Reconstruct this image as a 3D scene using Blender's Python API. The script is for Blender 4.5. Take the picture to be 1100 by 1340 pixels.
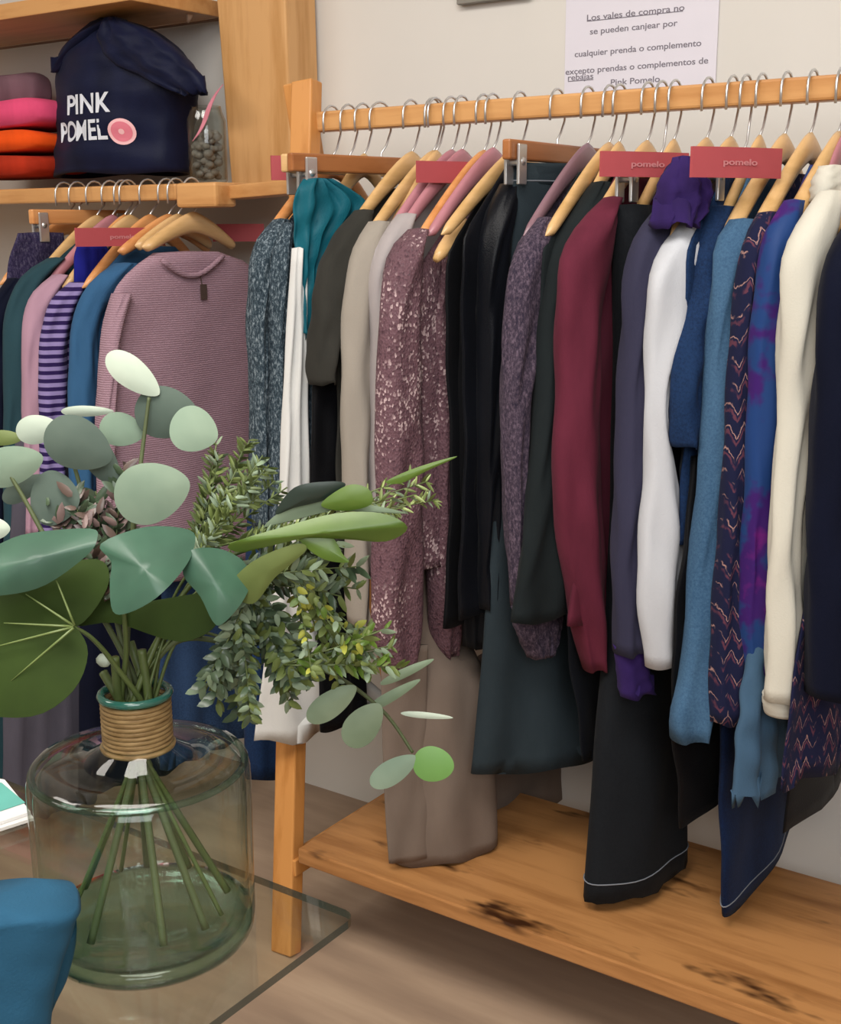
import bpy, math, random
import numpy as np
from mathutils import Vector, Matrix
from mathutils.bvhtree import BVHTree
random.seed(7)
PI = math.pi
for o in list(bpy.data.objects): bpy.data.objects.remove(o)
scn = bpy.context.scene
COL = scn.collection

# ------------------------------------------------------------------ camera
F = 1610.0
CX, CY = 550.0, 670.0
EX = np.array([2400.0, 360.0, -F]); EX /= np.linalg.norm(EX)
EY = np.array([1150.0, -378.0, F]); EY -= EX * EX.dot(EY); EY /= np.linalg.norm(EY)
EZ = np.cross(EX, EY)
RW = np.array([EX, EY, EZ])
CAM = np.array([1.39901149, -1.70295117, 1.22390725])
cd = bpy.data.cameras.new('camera'); cam = bpy.data.objects.new('camera', cd); COL.objects.link(cam)
cd.sensor_fit = 'VERTICAL'; cd.sensor_height = 24.0; cd.lens = F / 1340.0 * 24.0
cd.clip_start = 0.05
xr = RW @ np.array([1.0, 0, 0]); yu = RW @ np.array([0, -1.0, 0]); zb = RW @ np.array([0, 0, -1.0])
M4 = Matrix(((xr[0], yu[0], zb[0], CAM[0]), (xr[1], yu[1], zb[1], CAM[1]), (xr[2], yu[2], zb[2], CAM[2]), (0, 0, 0, 1)))
cam.matrix_world = M4
scn.camera = cam
scn.view_settings.view_transform = 'Standard'; scn.view_settings.look = 'None'
scn.view_settings.gamma = 1.0; scn.view_settings.exposure = 0.6
scn.view_settings.use_curve_mapping = False

# ------------------------------------------------------------------ world and lights
w = bpy.data.worlds.new('world'); scn.world = w; w.use_nodes = True
w.node_tree.nodes['Background'].inputs[0].default_value = (0.9, 0.93, 1.0, 1)
w.node_tree.nodes['Background'].inputs[1].default_value = 0.3
def area(loc, size, power, col, target):
    l = bpy.data.lights.new('ceiling_lamp_light', 'AREA'); l.shape = 'RECTANGLE'
    l.size, l.size_y = size; l.energy = power; l.color = col
    o = bpy.data.objects.new('ceiling_lamp_light', l); COL.objects.link(o); o.location = loc
    d = Vector(target) - Vector(loc); o.rotation_euler = d.to_track_quat('-Z', 'Y').to_euler()
area((0.9, -1.6, 2.55), (1.6, 0.8), 34, (1.0, 0.96, 0.90), (0.9, -1.5, 0))
area((-0.9, -2.0, 2.55), (1.2, 0.8), 20, (1.0, 0.95, 0.88), (-0.8, -1.8, 0))
area((2.4, -3.0, 2.3), (1.8, 1.4), 40, (0.95, 0.98, 1.0), (0.5, 0, 0.9))

# ------------------------------------------------------------------ pixel helpers (real planes in the room)
def ray(px, py): return RW @ np.array([px - CX, py - CY, F])
def P(px, py, ax, val):
    d = ray(px, py); return CAM + (val - CAM[ax]) / d[ax] * d
def PD(px, py, depth):
    return CAM + depth / F * ray(px, py)
def proj(p):
    v = RW.T @ (np.array(p) - CAM); return CX + F * v[0] / v[2], CY + F * v[1] / v[2]
def on_plane(px, py, org, phi):
    u = np.array([math.sin(phi), math.cos(phi), 0.0]); n = np.array([u[1], -u[0], 0.0])
    d = ray(px, py); t = n.dot(org - CAM) / n.dot(d); return CAM + t * d

# ------------------------------------------------------------------ materials
def lin(c):
    c = c / 255.0
    return c / 12.92 if c <= 0.04045 else ((c + 0.055) / 1.055) ** 2.4
def rgb(h):
    if isinstance(h, str): h = tuple(int(h[i:i + 2], 16) for i in (0, 2, 4))
    return (lin(h[0]), lin(h[1]), lin(h[2]), 1.0)
MC = {}
class NT:
    def __init__(s, name):
        s.m = bpy.data.materials.new(name); s.m.use_nodes = True; s.t = s.m.node_tree
        s.b = s.t.nodes['Principled BSDF']; s.out = s.t.nodes['Material Output']
        s.tc = s.t.nodes.new('ShaderNodeTexCoord')
    def n(s, typ, **k):
        nd = s.t.nodes.new('ShaderNode' + typ)
        for a, v in k.items():
            if a in nd.inputs.keys() if isinstance(a, str) else False: nd.inputs[a].default_value = v
            else: setattr(nd, a, v)
        return nd
    def l(s, a, b): s.t.links.new(a, b)
    def mapping(s, scale, rot=(0, 0, 0)):
        mp = s.t.nodes.new('ShaderNodeMapping'); mp.inputs['Scale'].default_value = scale; mp.inputs['Rotation'].default_value = rot
        s.l(s.tc.outputs['Object'], mp.inputs['Vector']); return mp.outputs[0]
    def noise(s, vec, scale, detail=3, rough=0.5):
        nd = s.t.nodes.new('ShaderNodeTexNoise'); nd.inputs['Scale'].default_value = scale
        nd.inputs['Detail'].default_value = detail; nd.inputs['Roughness'].default_value = rough
        if vec is not None: s.l(vec, nd.inputs['Vector'])
        return nd.outputs['Fac']
    def ramp(s, fac, stops, interp='LINEAR'):
        r = s.t.nodes.new('ShaderNodeValToRGB'); r.color_ramp.interpolation = interp
        while len(r.color_ramp.elements) < len(stops): r.color_ramp.elements.new(0.5)
        for e, (p, c) in zip(r.color_ramp.elements, stops): e.position = p; e.color = c if len(c) == 4 else rgb(c)
        s.l(fac, r.inputs[0]); return r.outputs[0]
    def bump(s, fac, strength=0.3, dist=0.002):
        b = s.t.nodes.new('ShaderNodeBump'); b.inputs['Strength'].default_value = strength; b.inputs['Distance'].default_value = dist
        s.l(fac, b.inputs['Height']); s.l(b.outputs[0], s.b.inputs['Normal'])
    def setp(s, rough=0.85, spec=0.2, sheen=0.0, metal=0.0):
        s.b.inputs['Roughness'].default_value = rough; s.b.inputs['Specular IOR Level'].default_value = spec
        s.b.inputs['Sheen Weight'].default_value = sheen; s.b.inputs['Metallic'].default_value = metal
def mix(a, b, t):
    return tuple(a[i] * (1 - t) + b[i] * t for i in range(3)) + (1.0,)
def fabric(name, c, var=0.25, scale=60, kind='plain', c2=None, c3=None, rough=0.85, sheen=0.02):
    if name in MC: return MC[name]
    s = NT(name); s.setp(rough, 0.12, sheen)
    A = rgb(c); B = rgb(c2) if c2 else mix(A, (0, 0, 0, 1), var)
    if kind == 'plain':
        v = s.mapping((1, 1, 0.35)); f = s.noise(v, scale * 0.35, 4)
        s.l(s.ramp(f, [(0.3, B), (0.7, A)]), s.b.inputs['Base Color'])
        s.bump(s.noise(s.mapping((1, 1, 1)), 420, 2), 0.35, 0.001)
    elif kind == 'melange':
        v = s.mapping((1, 1, 0.5)); f = s.noise(v, 260, 5, 0.8)
        s.l(s.ramp(f, [(0.40, B), (0.52, A), (0.64, rgb(c3) if c3 else A)]), s.b.inputs['Base Color'])
        s.bump(f, 0.6, 0.002)
    elif kind == 'rib':      # fine horizontal waffle knit
        wv = s.t.nodes.new('ShaderNodeTexWave'); wv.wave_type = 'BANDS'; wv.bands_direction = 'Z'
        wv.inputs['Scale'].default_value = scale; wv.inputs['Distortion'].default_value = 2.4
        wv.inputs['Detail'].default_value = 1; wv.inputs['Detail Scale'].default_value = 5
        s.l(s.tc.outputs['Object'], wv.inputs['Vector'])
        s.l(s.ramp(wv.outputs['Fac'], [(0.25, B), (0.75, A)]), s.b.inputs['Base Color'])
        s.bump(wv.outputs['Fac'], 0.5, 0.002)
    elif kind == 'stripe':
        wv = s.t.nodes.new('ShaderNodeTexWave'); wv.wave_type = 'BANDS'; wv.bands_direction = 'Z'
        wv.inputs['Scale'].default_value = scale; s.l(s.tc.outputs['Object'], wv.inputs['Vector'])
        s.l(s.ramp(wv.outputs['Fac'], [(0.48, B), (0.55, A)]), s.b.inputs['Base Color'])
    elif kind == 'sequin':
        vo = s.t.nodes.new('ShaderNodeTexVoronoi'); vo.inputs['Scale'].default_value = 330
        s.l(s.mapping((1, 1, 0.7)), vo.inputs['Vector'])
        sx = s.t.nodes.new('ShaderNodeSeparateColor'); s.l(vo.outputs['Color'], sx.inputs[0])
        big = s.noise(s.mapping((1, 1, 0.6)), 14, 3)
        ma = s.t.nodes.new('ShaderNodeMath'); ma.operation = 'MULTIPLY_ADD'
        s.l(big, ma.inputs[0]); ma.inputs[1].default_value = 0.55; s.l(sx.outputs[0], ma.inputs[2])
        base = s.ramp(ma.outputs[0], [(0.2, B), (0.6, A), (1.0, A)])
        mb_ = s.t.nodes.new('ShaderNodeMath'); mb_.operation = 'MULTIPLY'; s.l(big, mb_.inputs[0]); s.l(sx.outputs[2], mb_.inputs[1])
        m = s.t.nodes.new('ShaderNodeMix'); m.data_type = 'RGBA'; s.l(s.ramp(mb_.outputs[0], [(0.46, (0, 0, 0, 1)), (0.56, (1, 1, 1, 1))]), m.inputs['Factor'])
        s.l(base, m.inputs[6]); m.inputs[7].default_value = rgb(c3); s.l(m.outputs[2], s.b.inputs['Base Color'])  # pale glints painted into the sequin base colour
        s.l(s.ramp(sx.outputs[1], [(0.55, (0.75,) * 3 + (1,)), (0.9, (0.3,) * 3 + (1,))]), s.b.inputs['Roughness'])
        s.bump(vo.outputs['Distance'], 0.7, 0.002)
    elif kind == 'zigzag':
        def M(op, a, b=None, c=None):
            nd = s.t.nodes.new('ShaderNodeMath'); nd.operation = op
            for i_, v_ in enumerate((a, b, c)):
                if v_ is None: continue
                if isinstance(v_, (int, float)): nd.inputs[i_].default_value = v_
                else: s.l(v_, nd.inputs[i_])
            return nd.outputs[0]
        sp_ = s.t.nodes.new('ShaderNodeSeparateXYZ'); s.l(s.tc.outputs['Object'], sp_.inputs[0])
        across = M('ADD', sp_.outputs[1], M('MULTIPLY', sp_.outputs[0], 0.8))
        pp = M('PINGPONG', across, 0.011)
        v_ = M('FRACT', M('DIVIDE', M('MULTIPLY_ADD', pp, 1.9, sp_.outputs[2]), 0.030))
        jit = s.noise(s.mapping((1, 1, 1)), 120, 3)
        v2 = M('MULTIPLY_ADD', M('SUBTRACT', jit, 0.5), 0.5, v_)
        base = s.ramp(v2, [(0.0, A), (0.38, A), (0.44, B), (0.56, B), (0.62, A), (0.72, A), (0.77, rgb(c3)), (0.84, A)])
        m = s.t.nodes.new('ShaderNodeMix'); m.data_type = 'RGBA'
        s.l(s.ramp(s.noise(s.mapping((1, 1, 1)), 45, 2), [(0.42, (1, 1, 1, 1)), (0.55, (0, 0, 0, 1))]), m.inputs['Factor'])
        s.l(base, m.inputs[6]); m.inputs[7].default_value = A; s.l(m.outputs[2], s.b.inputs['Base Color'])
    elif kind == 'floral':
        f = s.noise(s.mapping((1, 1, 0.6)), 16, 2)
        f2 = s.noise(s.mapping((1, 1, 1)), 50, 2)
        ma = s.t.nodes.new('ShaderNodeMath'); ma.operation = 'MULTIPLY_ADD'; s.l(f2, ma.inputs[0]); ma.inputs[1].default_value = 0.35; s.l(f, ma.inputs[2])
        s.l(s.ramp(ma.outputs[0], [(0.50, rgb(c3)), (0.60, B), (0.66, B), (0.74, A), (0.9, A)]), s.b.inputs['Base Color'])
    elif kind == 'denim':
        f = s.noise(s.mapping((1, 1, 1)), 300, 4, 0.8); g = s.noise(s.mapping((1, 1, 0.3)), 12, 3)
        ma = s.t.nodes.new('ShaderNodeMath'); ma.operation = 'MULTIPLY_ADD'; s.l(g, ma.inputs[0]); ma.inputs[1].default_value = 0.7
        s.l(f, ma.inputs[2]); s.l(s.ramp(ma.outputs[0], [(0.65, B), (1.0, A)]), s.b.inputs['Base Color'])
        s.bump(f, 0.5, 0.001)
    MC[name] = s.m; return s.m
def plain(name, c, rough=0.5, spec=0.4, metal=0.0, var=0.12, scale=25, emit=None):
    if name in MC: return MC[name]
    s = NT(name); s.setp(rough, spec, 0, metal); A = rgb(c)
    f = s.noise(s.mapping((1, 1, 1)), scale, 3)
    s.l(s.ramp(f, [(0.3, mix(A, (0, 0, 0, 1), var)), (0.7, A)]), s.b.inputs['Base Color'])
    MC[name] = s.m; return s.m
def wood(name, c1, c2, c3, axis=0, knots=False, rough=0.38):
    if name in MC: return MC[name]
    s = NT(name); s.setp(rough, 0.4)
    sc = [9, 9, 9]; sc[axis] = 0.9
    v = s.mapping(tuple(sc)); f = s.noise(v, 3.2, 6, 0.6)
    base = s.ramp(f, [(0.3, rgb(c2)), (0.55, rgb(c1)), (0.8, rgb(c1))])
    if knots:
        sk = [5, 5, 5]; sk[axis] = 1.7
        g = s.noise(s.mapping(tuple(sk)), 2.1, 4, 0.65)
        m = s.t.nodes.new('ShaderNodeMix'); m.data_type = 'RGBA'
        fac = s.ramp(g, [(0.34, (1, 1, 1, 1)), (0.43, (0, 0, 0, 1))])
        s.l(fac, m.inputs['Factor']); s.l(base, m.inputs[6]); m.inputs[7].default_value = rgb(c3)
        s.l(m.outputs[2], s.b.inputs['Base Color'])
    else: s.l(base, s.b.inputs['Base Color'])
    s.bump(f, 0.15, 0.001); MC[name] = s.m; return s.m
def leafmat(name, c1, c2, back=None, rough=0.35, spec=0.5):
    if name in MC: return MC[name]
    s = NT(name); s.setp(rough, spec)
    f = s.noise(s.mapping((1, 1, 1)), 18, 3)
    s.l(s.ramp(f, [(0.3, rgb(c2)), (0.7, rgb(c1))]), s.b.inputs['Base Color'])
    s.b.inputs['Subsurface Weight'].default_value = 0.0
    MC[name] = s.m; return s.m
def glassmat(name, tint, edge, gloss=0.03, k=0.25, edgepow=2.0, body=0.0):
    s = NT(name); s.t.nodes.remove(s.b)
    tr = s.t.nodes.new('ShaderNodeBsdfTransparent'); gl = s.t.nodes.new('ShaderNodeBsdfGlossy'); gl.inputs['Roughness'].default_value = gloss
    lw = s.t.nodes.new('ShaderNodeLayerWeight'); lw.inputs['Blend'].default_value = k
    cm = s.t.nodes.new('ShaderNodeMix'); cm.data_type = 'RGBA'
    pw = s.t.nodes.new('ShaderNodeMath'); pw.operation = 'POWER'; pw.inputs[1].default_value = edgepow
    s.l(lw.outputs['Facing'], pw.inputs[0]); s.l(pw.outputs[0], cm.inputs['Factor'])
    cm.inputs[6].default_value = rgb(tint); cm.inputs[7].default_value = rgb(edge); s.l(cm.outputs[2], tr.inputs[0])
    l2 = s.t.nodes.new('ShaderNodeLayerWeight'); l2.inputs['Blend'].default_value = 0.5
    p5 = s.t.nodes.new('ShaderNodeMath'); p5.operation = 'POWER'; s.l(l2.outputs['Facing'], p5.inputs[0]); p5.inputs[1].default_value = 5.0
    fr = s.t.nodes.new('ShaderNodeMath'); fr.operation = 'MULTIPLY_ADD'; s.l(p5.outputs[0], fr.inputs[0]); fr.inputs[1].default_value = 0.9; fr.inputs[2].default_value = 0.045
    mx = s.t.nodes.new('ShaderNodeMixShader'); s.l(fr.outputs[0], mx.inputs[0]); s.l(tr.outputs[0], mx.inputs[1]); s.l(gl.outputs[0], mx.inputs[2])
    s.l(mx.outputs[0], s.out.inputs['Surface']); MC[name] = s.m; return s.m

# ------------------------------------------------------------------ mesh builder
class MB:
    def __init__(s): s.v = []; s.f = []
    def add(s, vs, fs):
        b = len(s.v); s.v += [tuple(float(c) for c in v) for v in vs]; s.f += [tuple(b + i for i in f) for f in fs]; return s
    def box(s, lo, hi, bev=0.0):
        x0, y0, z0 = lo; x1, y1, z1 = hi
        vs = [(x0, y0, z0), (x1, y0, z0), (x1, y1, z0), (x0, y1, z0), (x0, y0, z1), (x1, y0, z1), (x1, y1, z1), (x0, y1, z1)]
        return s.add(vs, [(0, 3, 2, 1), (4, 5, 6, 7), (0, 1, 5, 4), (1, 2, 6, 5), (2, 3, 7, 6), (3, 0, 4, 7)])
    def bar(s, a, b, wx, wy, up=(0, 1, 0)):
        a = Vector(a); b = Vector(b); d = (b - a).normalized(); u = Vector(up); u = (u - d * u.dot(d)).normalized(); r = d.cross(u)
        vs = [p + r * (sx * wx / 2) + u * (sy * wy / 2) for p in (a, b) for sx, sy in ((-1, -1), (1, -1), (1, 1), (-1, 1))]
        return s.add(vs, [(0, 3, 2, 1), (4, 5, 6, 7), (0, 1, 5, 4), (1, 2, 6, 5), (2, 3, 7, 6), (3, 0, 4, 7)])
    def tube(s, pts, r, n=8):
        pts = [Vector(p) for p in pts]; rs = r if isinstance(r, (list, tuple)) else [r] * len(pts)
        up = Vector((0.13, 0.31, 0.94)); rings = []
        for i, p in enumerate(pts):
            d = (pts[min(i + 1, len(pts) - 1)] - pts[max(i - 1, 0)]).normalized()
            u = up - d * up.dot(d)
            if u.length < 1e-3: u = Vector((1, 0, 0)) - d * d.x
            u.normalize(); up = u; q = d.cross(u)
            rings.append([p + (u * math.cos(2 * PI * k / n) + q * math.sin(2 * PI * k / n)) * rs[i] for k in range(n)])
        vs = [v for ring in rings for v in ring]; fs = []
        for i in range(len(pts) - 1):
            for k in range(n):
                a, b = i * n + k, i * n + (k + 1) % n; fs.append((a, b, b + n, a + n))
        fs.append(tuple(range(n))[::-1]); fs.append(tuple((len(pts) - 1) * n + k for k in range(n)))
        return s.add(vs, fs)
    def lathe(s, prof, c, n=64, close=False):
        vs = []; fs = []
        for (r, z) in prof:
            for k in range(n): vs.append((c[0] + r * math.cos(2 * PI * k / n), c[1] + r * math.sin(2 * PI * k / n), c[2] + z))
        m = len(prof)
        for i in range(m - 1 + (1 if close else 0)):
            for k in range(n):
                a = i * n + k; b = i * n + (k + 1) % n; j = ((i + 1) % m) * n
                fs.append((a, b, j + (k + 1) % n, j + k))
        return s.add(vs, fs)
OFF = {}
def off(o): return OFF.get(o.name, Vector((0, 0, 0))) if o else Vector((0, 0, 0))
def build(mb, name, mat, parent=None, smooth=True, bevel=0.0, subsurf=0, solid=0.0):
    me = bpy.data.meshes.new(name); of = off(parent)
    me.from_pydata([(v[0] - of.x, v[1] - of.y, v[2] - of.z) for v in mb.v], [], mb.f); me.update()
    import bmesh
    bm = bmesh.new(); bm.from_mesh(me); bmesh.ops.recalc_face_normals(bm, faces=bm.faces); bm.to_mesh(me); bm.free()
    me.materials.append(mat)
    o = bpy.data.objects.new(name, me); COL.objects.link(o)
    if parent: o.parent = parent
    OFF[o.name] = of.copy()
    if bevel:
        m = o.modifiers.new('bevel', 'BEVEL'); m.width = bevel; m.segments = 2; m.limit_method = 'ANGLE'
    if solid:
        m = o.modifiers.new('solidify', 'SOLIDIFY'); m.thickness = solid; m.offset = 0
        es = o.modifiers.new('edge_split', 'EDGE_SPLIT'); es.split_angle = math.radians(50)
    if subsurf:
        m = o.modifiers.new('subsurf', 'SUBSURF'); m.levels = subsurf; m.render_levels = subsurf
    if smooth:
        for p in me.polygons: p.use_smooth = True
        if bevel: 
            for p in me.polygons: p.use_smooth = False
    return o
def tag(o, label=None, cat=None, group=None, kind=None):
    if label: o['label'] = label
    if cat: o['category'] = cat
    if group: o['group'] = group
    if kind: o['kind'] = kind
    return o
def thing(name, label, cat, loc, group=None):
    o = bpy.data.objects.new(name, None); o.empty_display_size = 0.05; COL.objects.link(o); o.location = [float(c) for c in loc]
    OFF[o.name] = Vector([float(c) for c in loc]); return tag(o, label, cat, group)
def struct(mb, name, mat, **k): return tag(build(mb, name, mat, smooth=False, **k), kind='structure')

# ------------------------------------------------------------------ loft
def smooth_rows(rows, n):
    """rows: arrays (m, k); Catmull-Rom resample by index of first column"""
    rows = np.array(rows, float); m = len(rows)
    if m == 2: return np.array([rows[0] * (1 - t) + rows[1] * t for t in np.linspace(0, 1, n)])
    d = np.abs(np.diff(rows[:, 2])); d = np.maximum(d, 0.004); T = np.concatenate([[0], np.cumsum(d)])
    out = []
    for t in np.linspace(0, T[-1], n):
        i = min(max(np.searchsorted(T, t, side='right') - 1, 0), m - 2); h = T[i + 1] - T[i]; s = (t - T[i]) / h
        def tan(j):
            if j == 0: return (rows[1] - rows[0]) / (T[1] - T[0])
            if j == m - 1: return (rows[-1] - rows[-2]) / (T[-1] - T[-2])
            return 0.5 * ((rows[j + 1] - rows[j]) / (T[j + 1] - T[j]) + (rows[j] - rows[j - 1]) / (T[j] - T[j - 1]))
        a, b = rows[i], rows[i + 1]; ta, tb = tan(i) * h, tan(i + 1) * h
        out.append((2 * s**3 - 3 * s**2 + 1) * a + (s**3 - 2 * s**2 + s) * ta + (-2 * s**3 + 3 * s**2) * b + (s**3 - s**2) * tb)
    return np.array(out)
def loft3(ctrl, n=34, nt=36, folds=3, amp=0.006, top_amp=0.2, seed=0, sup=1.0, ragged=0.0, closed_bottom=False, wr=0.0015):
    """ctrl rows: [Lx,Ly,Lz, Rx,Ry, b] -> closed slab-like loft draped with vertical folds"""
    rnd = random.Random(seed); R = smooth_rows([[c[0], c[1], c[2], c[3], c[4], c[5]] for c in ctrl], n)
    vs = []; ph = rnd.uniform(0, 6.28); dr = rnd.uniform(-1.5, 1.5)
    ph2 = rnd.uniform(0, 6.28); ph3 = rnd.uniform(0, 6.28)
    for i, r in enumerate(R):
        L = np.array([r[0], r[1]]); Q = np.array([r[3], r[4]]); z = r[2]; b = max(r[5], 0.002)
        c = (L + Q) / 2; h = (Q - L) / 2; nn = np.array([h[1], -h[0]]); ln = np.linalg.norm(nn); nn = nn / max(ln, 1e-6)
        t = i / (n - 1); A = amp * (top_amp + (1 - top_amp) * t)
        shrink = 1.0
        for k in range(nt):
            th = 2 * PI * k / nt; ct, st = math.cos(th), math.sin(th)
            cs = math.copysign(abs(ct) ** sup, ct); ss = math.copysign(abs(st) ** sup, st)
            dsp = A * math.sin(folds * PI * cs + ph + dr * t) * (1 - 0.5 * cs ** 4)
            dsp += wr * math.sin(17 * t * (1 + 0.3 * math.sin(ph2)) + 5 * cs + ph2) + wr * 0.8 * math.sin(31 * t + 9 * cs * math.sin(ph3) + ph3)
            edge = A * 0.45 * math.sin(6.5 * t + ph3) * abs(cs) ** 3
            p = c + h * cs * shrink + nn * (b * ss + dsp) + h / max(ln, 1e-6) * edge * cs
            zz = z + (rnd.uniform(-ragged, ragged) if (ragged and i == n - 1) else 0)
            if i == n - 1: zz += amp * 0.6 * math.sin(folds * PI * cs + ph + 1)
            vs.append((p[0], p[1], zz))
    fs = []
    for i in range(n - 1):
        for k in range(nt): a, b_ = i * nt + k, i * nt + (k + 1) % nt; fs.append((a, b_, b_ + nt, a + nt))
    # top cap
    top = len(vs); tc = np.mean(np.array(vs[:nt]), axis=0); vs.append((tc[0], tc[1], tc[2] + 0.002))
    for k in range(nt): fs.append((top, (k + 1) % nt, k))
    # hem turned inside
    last = np.array(vs[(n - 1) * nt:n * nt]); cc = last.mean(axis=0)
    base = len(vs)
    for q, (sc, dz) in enumerate(((0.90, 0.0), (0.84, 0.03))):
        for k in range(nt):
            p = cc + (last[k] - cc) * sc; vs.append((p[0], p[1], last[k][2] + dz))
    for k in range(nt):
        a, b_ = (n - 1) * nt + k, (n - 1) * nt + (k + 1) % nt
        fs.append((a, b_, base + (k + 1) % nt, base + k)); fs.append((base + k, base + (k + 1) % nt, base + nt + (k + 1) % nt, base + nt + k))
    ce = len(vs); vs.append((cc[0], cc[1], cc[2] + 0.03))
    for k in range(nt): fs.append((base + nt + k, base + nt + (k + 1) % nt, ce))
    mb = MB(); mb.add(vs, fs); return mb
def rows_px(rows, X, Y=0.0, phi=0.0, b=0.022):
    """rows (py, pxL, pxR[, phi_deg[, b]]) on the vertical plane through (X,Y)"""
    out = []; org = np.array([X, Y, 0.0])
    for r in rows:
        py, l, rr = r[:3]; ph = math.radians(r[3]) if len(r) > 3 and r[3] is not None else math.radians(phi); bb = r[4] if len(r) > 4 else b
        L = on_plane(l, py, org, ph); u = np.array([math.sin(ph), math.cos(ph), 0])
        lo, hi = 0.0, 1.2
        for _ in range(30):
            mid = (lo + hi) / 2
            if proj(L + u * mid)[0] < rr: lo = mid
            else: hi = mid
        Rp = L + u * lo; c = (L + Rp) / 2; n = np.array([u[1], -u[0], 0])
        hb = abs(proj(c + n * bb)[0] - proj(c)[0]); hw = (rr - l) / 2
        if hb > 0.8 * hw: bb *= 0.8 * hw / hb; hb = 0.8 * hw
        k = math.sqrt(1 - (hb / hw) ** 2); h = (Rp - L) / 2 * k
        L2, R2 = c - h, c + h
        out.append([L2[0], L2[1], L2[2], R2[0], R2[1], bb])
    return out
def rows_world(X, zt, zb, neck, sh, hem, b=0.012, drop=0.10, phi=0.0, Y=0.0, hemb=None, zmid=None):
    u = np.array([math.sin(math.radians(phi)), math.cos(math.radians(phi))]); c = np.array([X, Y]); out = []
    spec = [(zt, neck, b * 0.7), (zt - drop * 0.5, (neck + sh) / 2, b), (zt - drop, sh, b), (zt - drop - 0.04, sh + 0.005, b * 1.2),
            ((zt + zb) / 2 - 0.05, sh * 0.55 + hem * 0.45 - 0.01, b * 1.3), (zb, hem, hemb or b * 1.6)]
    for z, hwid, bb in spec:
        L = c - u * hwid; R = c + u * hwid; out.append([L[0], L[1], z, R[0], R[1], bb])
    return out

# ------------------------------------------------------------------ palette
W_PINE = wood('pine_wood', 'CE9A62', 'B67E48', '5A2C10', axis=0)
W_SHELF = wood('knotty_shelf_wood', 'B4804E', '8E5E34', '3A2010', axis=0, knots=True, rough=0.33)
W_POST = wood('post_wood', 'D2A26C', 'BA8850', '7A4A20', axis=2)
W_LEG = wood('leg_wood', 'CE9050', 'B07234', '7A4A20', axis=2)
W_HANG = wood('hanger_wood', 'D8B07C', 'C09860', '8A5A2A', axis=1, rough=0.3)
W_HANG2 = wood('orange_hanger_wood', 'D99A62', 'C07C44', '8A5A2A', axis=1, rough=0.3)
W_HANGP = plain('pink_hanger', 'B87C86', 0.35, 0.5)
STEEL = plain('chrome', 'D0D0D0', 0.28, 0.5, 0.8, 0.05)
RED = plain('red_card', 'B04E54', 0.6, 0.3, var=0.08)
M_WALL = plain('painted_wall', 'DAD6D0', 0.9, 0.2, var=0.04, scale=3)
M_CEIL = plain('ceiling_paint', 'E6E3DC', 0.9, 0.2, var=0.02, scale=3)

# ------------------------------------------------------------------ room shell
WY = 0.27
flm = NT('floor_boards'); flm.setp(0.55, 0.35)
ff = flm.noise(flm.mapping((0.7, 5, 1)), 2.4, 5, 0.55)
flm.l(flm.ramp(ff, [(0.3, rgb('8E7866')), (0.55, rgb('A68E78')), (0.75, rgb('B8A088'))]), flm.b.inputs['Base Color'])
struct(MB().box((-3.2, -4.6, -0.1), (3.6, WY + 0.1, 0)), 'floor', flm.m)
struct(MB().box((-3.2, WY, 0), (3.6, WY + 0.1, 2.6)), 'wall_back', M_WALL)
struct(MB().box((-3.2, -4.6, 2.6), (3.6, WY + 0.1, 2.7)), 'ceiling', M_CEIL)
struct(MB().box((-3.3, -4.6, 0), (-3.2, WY + 0.1, 2.6)), 'wall_left', M_WALL)
struct(MB().box((3.6, -4.6, 0), (3.7, WY + 0.1, 2.6)), 'wall_right', M_WALL)
struct(MB().box((-3.3, -4.7, 0), (3.7, -4.6, 2.6)), 'wall_front', M_WALL)

# ------------------------------------------------------------------ clothes rack
ROD_Z = 1.40
rack = thing('clothes_rack', 'long pine clothes rack with top rail and knotty plank bottom shelf against pale wall', 'clothes rack', (0.7, -0.05, 0))
rod = build(MB().box((-0.005, -0.015, ROD_Z - 0.017), (1.62, 0.015, ROD_Z + 0.015)), 'hanging_rail', W_PINE, rack, smooth=False, bevel=0.004)
build(MB().box((0.145, -0.255, 0.172), (1.62, 0.14, 0.20)), 'bottom_shelf', W_SHELF, rack, smooth=False, bevel=0.003)
for xe, s in ((0.0, 1), (1.64, -1)):
    xf = xe + 0.12 * s
    build(MB().bar((xf, -0.265, 0), (xe + 0.0 * s, 0.0 - 0.005, ROD_Z + 0.065), 0.045, 0.03), 'leg', W_LEG, rack, smooth=False, bevel=0.003)
    build(MB().bar((xf, 0.155, 0), (xe - 0.05 * s, 0.03, ROD_Z + 0.07), 0.045, 0.03), 'leg', W_LEG, rack, smooth=False, bevel=0.003)
    build(MB().bar((xf - 0.0 * s, -0.25, 0.155), (xf, 0.15, 0.155), 0.03, 0.03, up=(0, 0, 1)), 'crossbar', W_LEG, rack, smooth=False, bevel=0.002)

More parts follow.
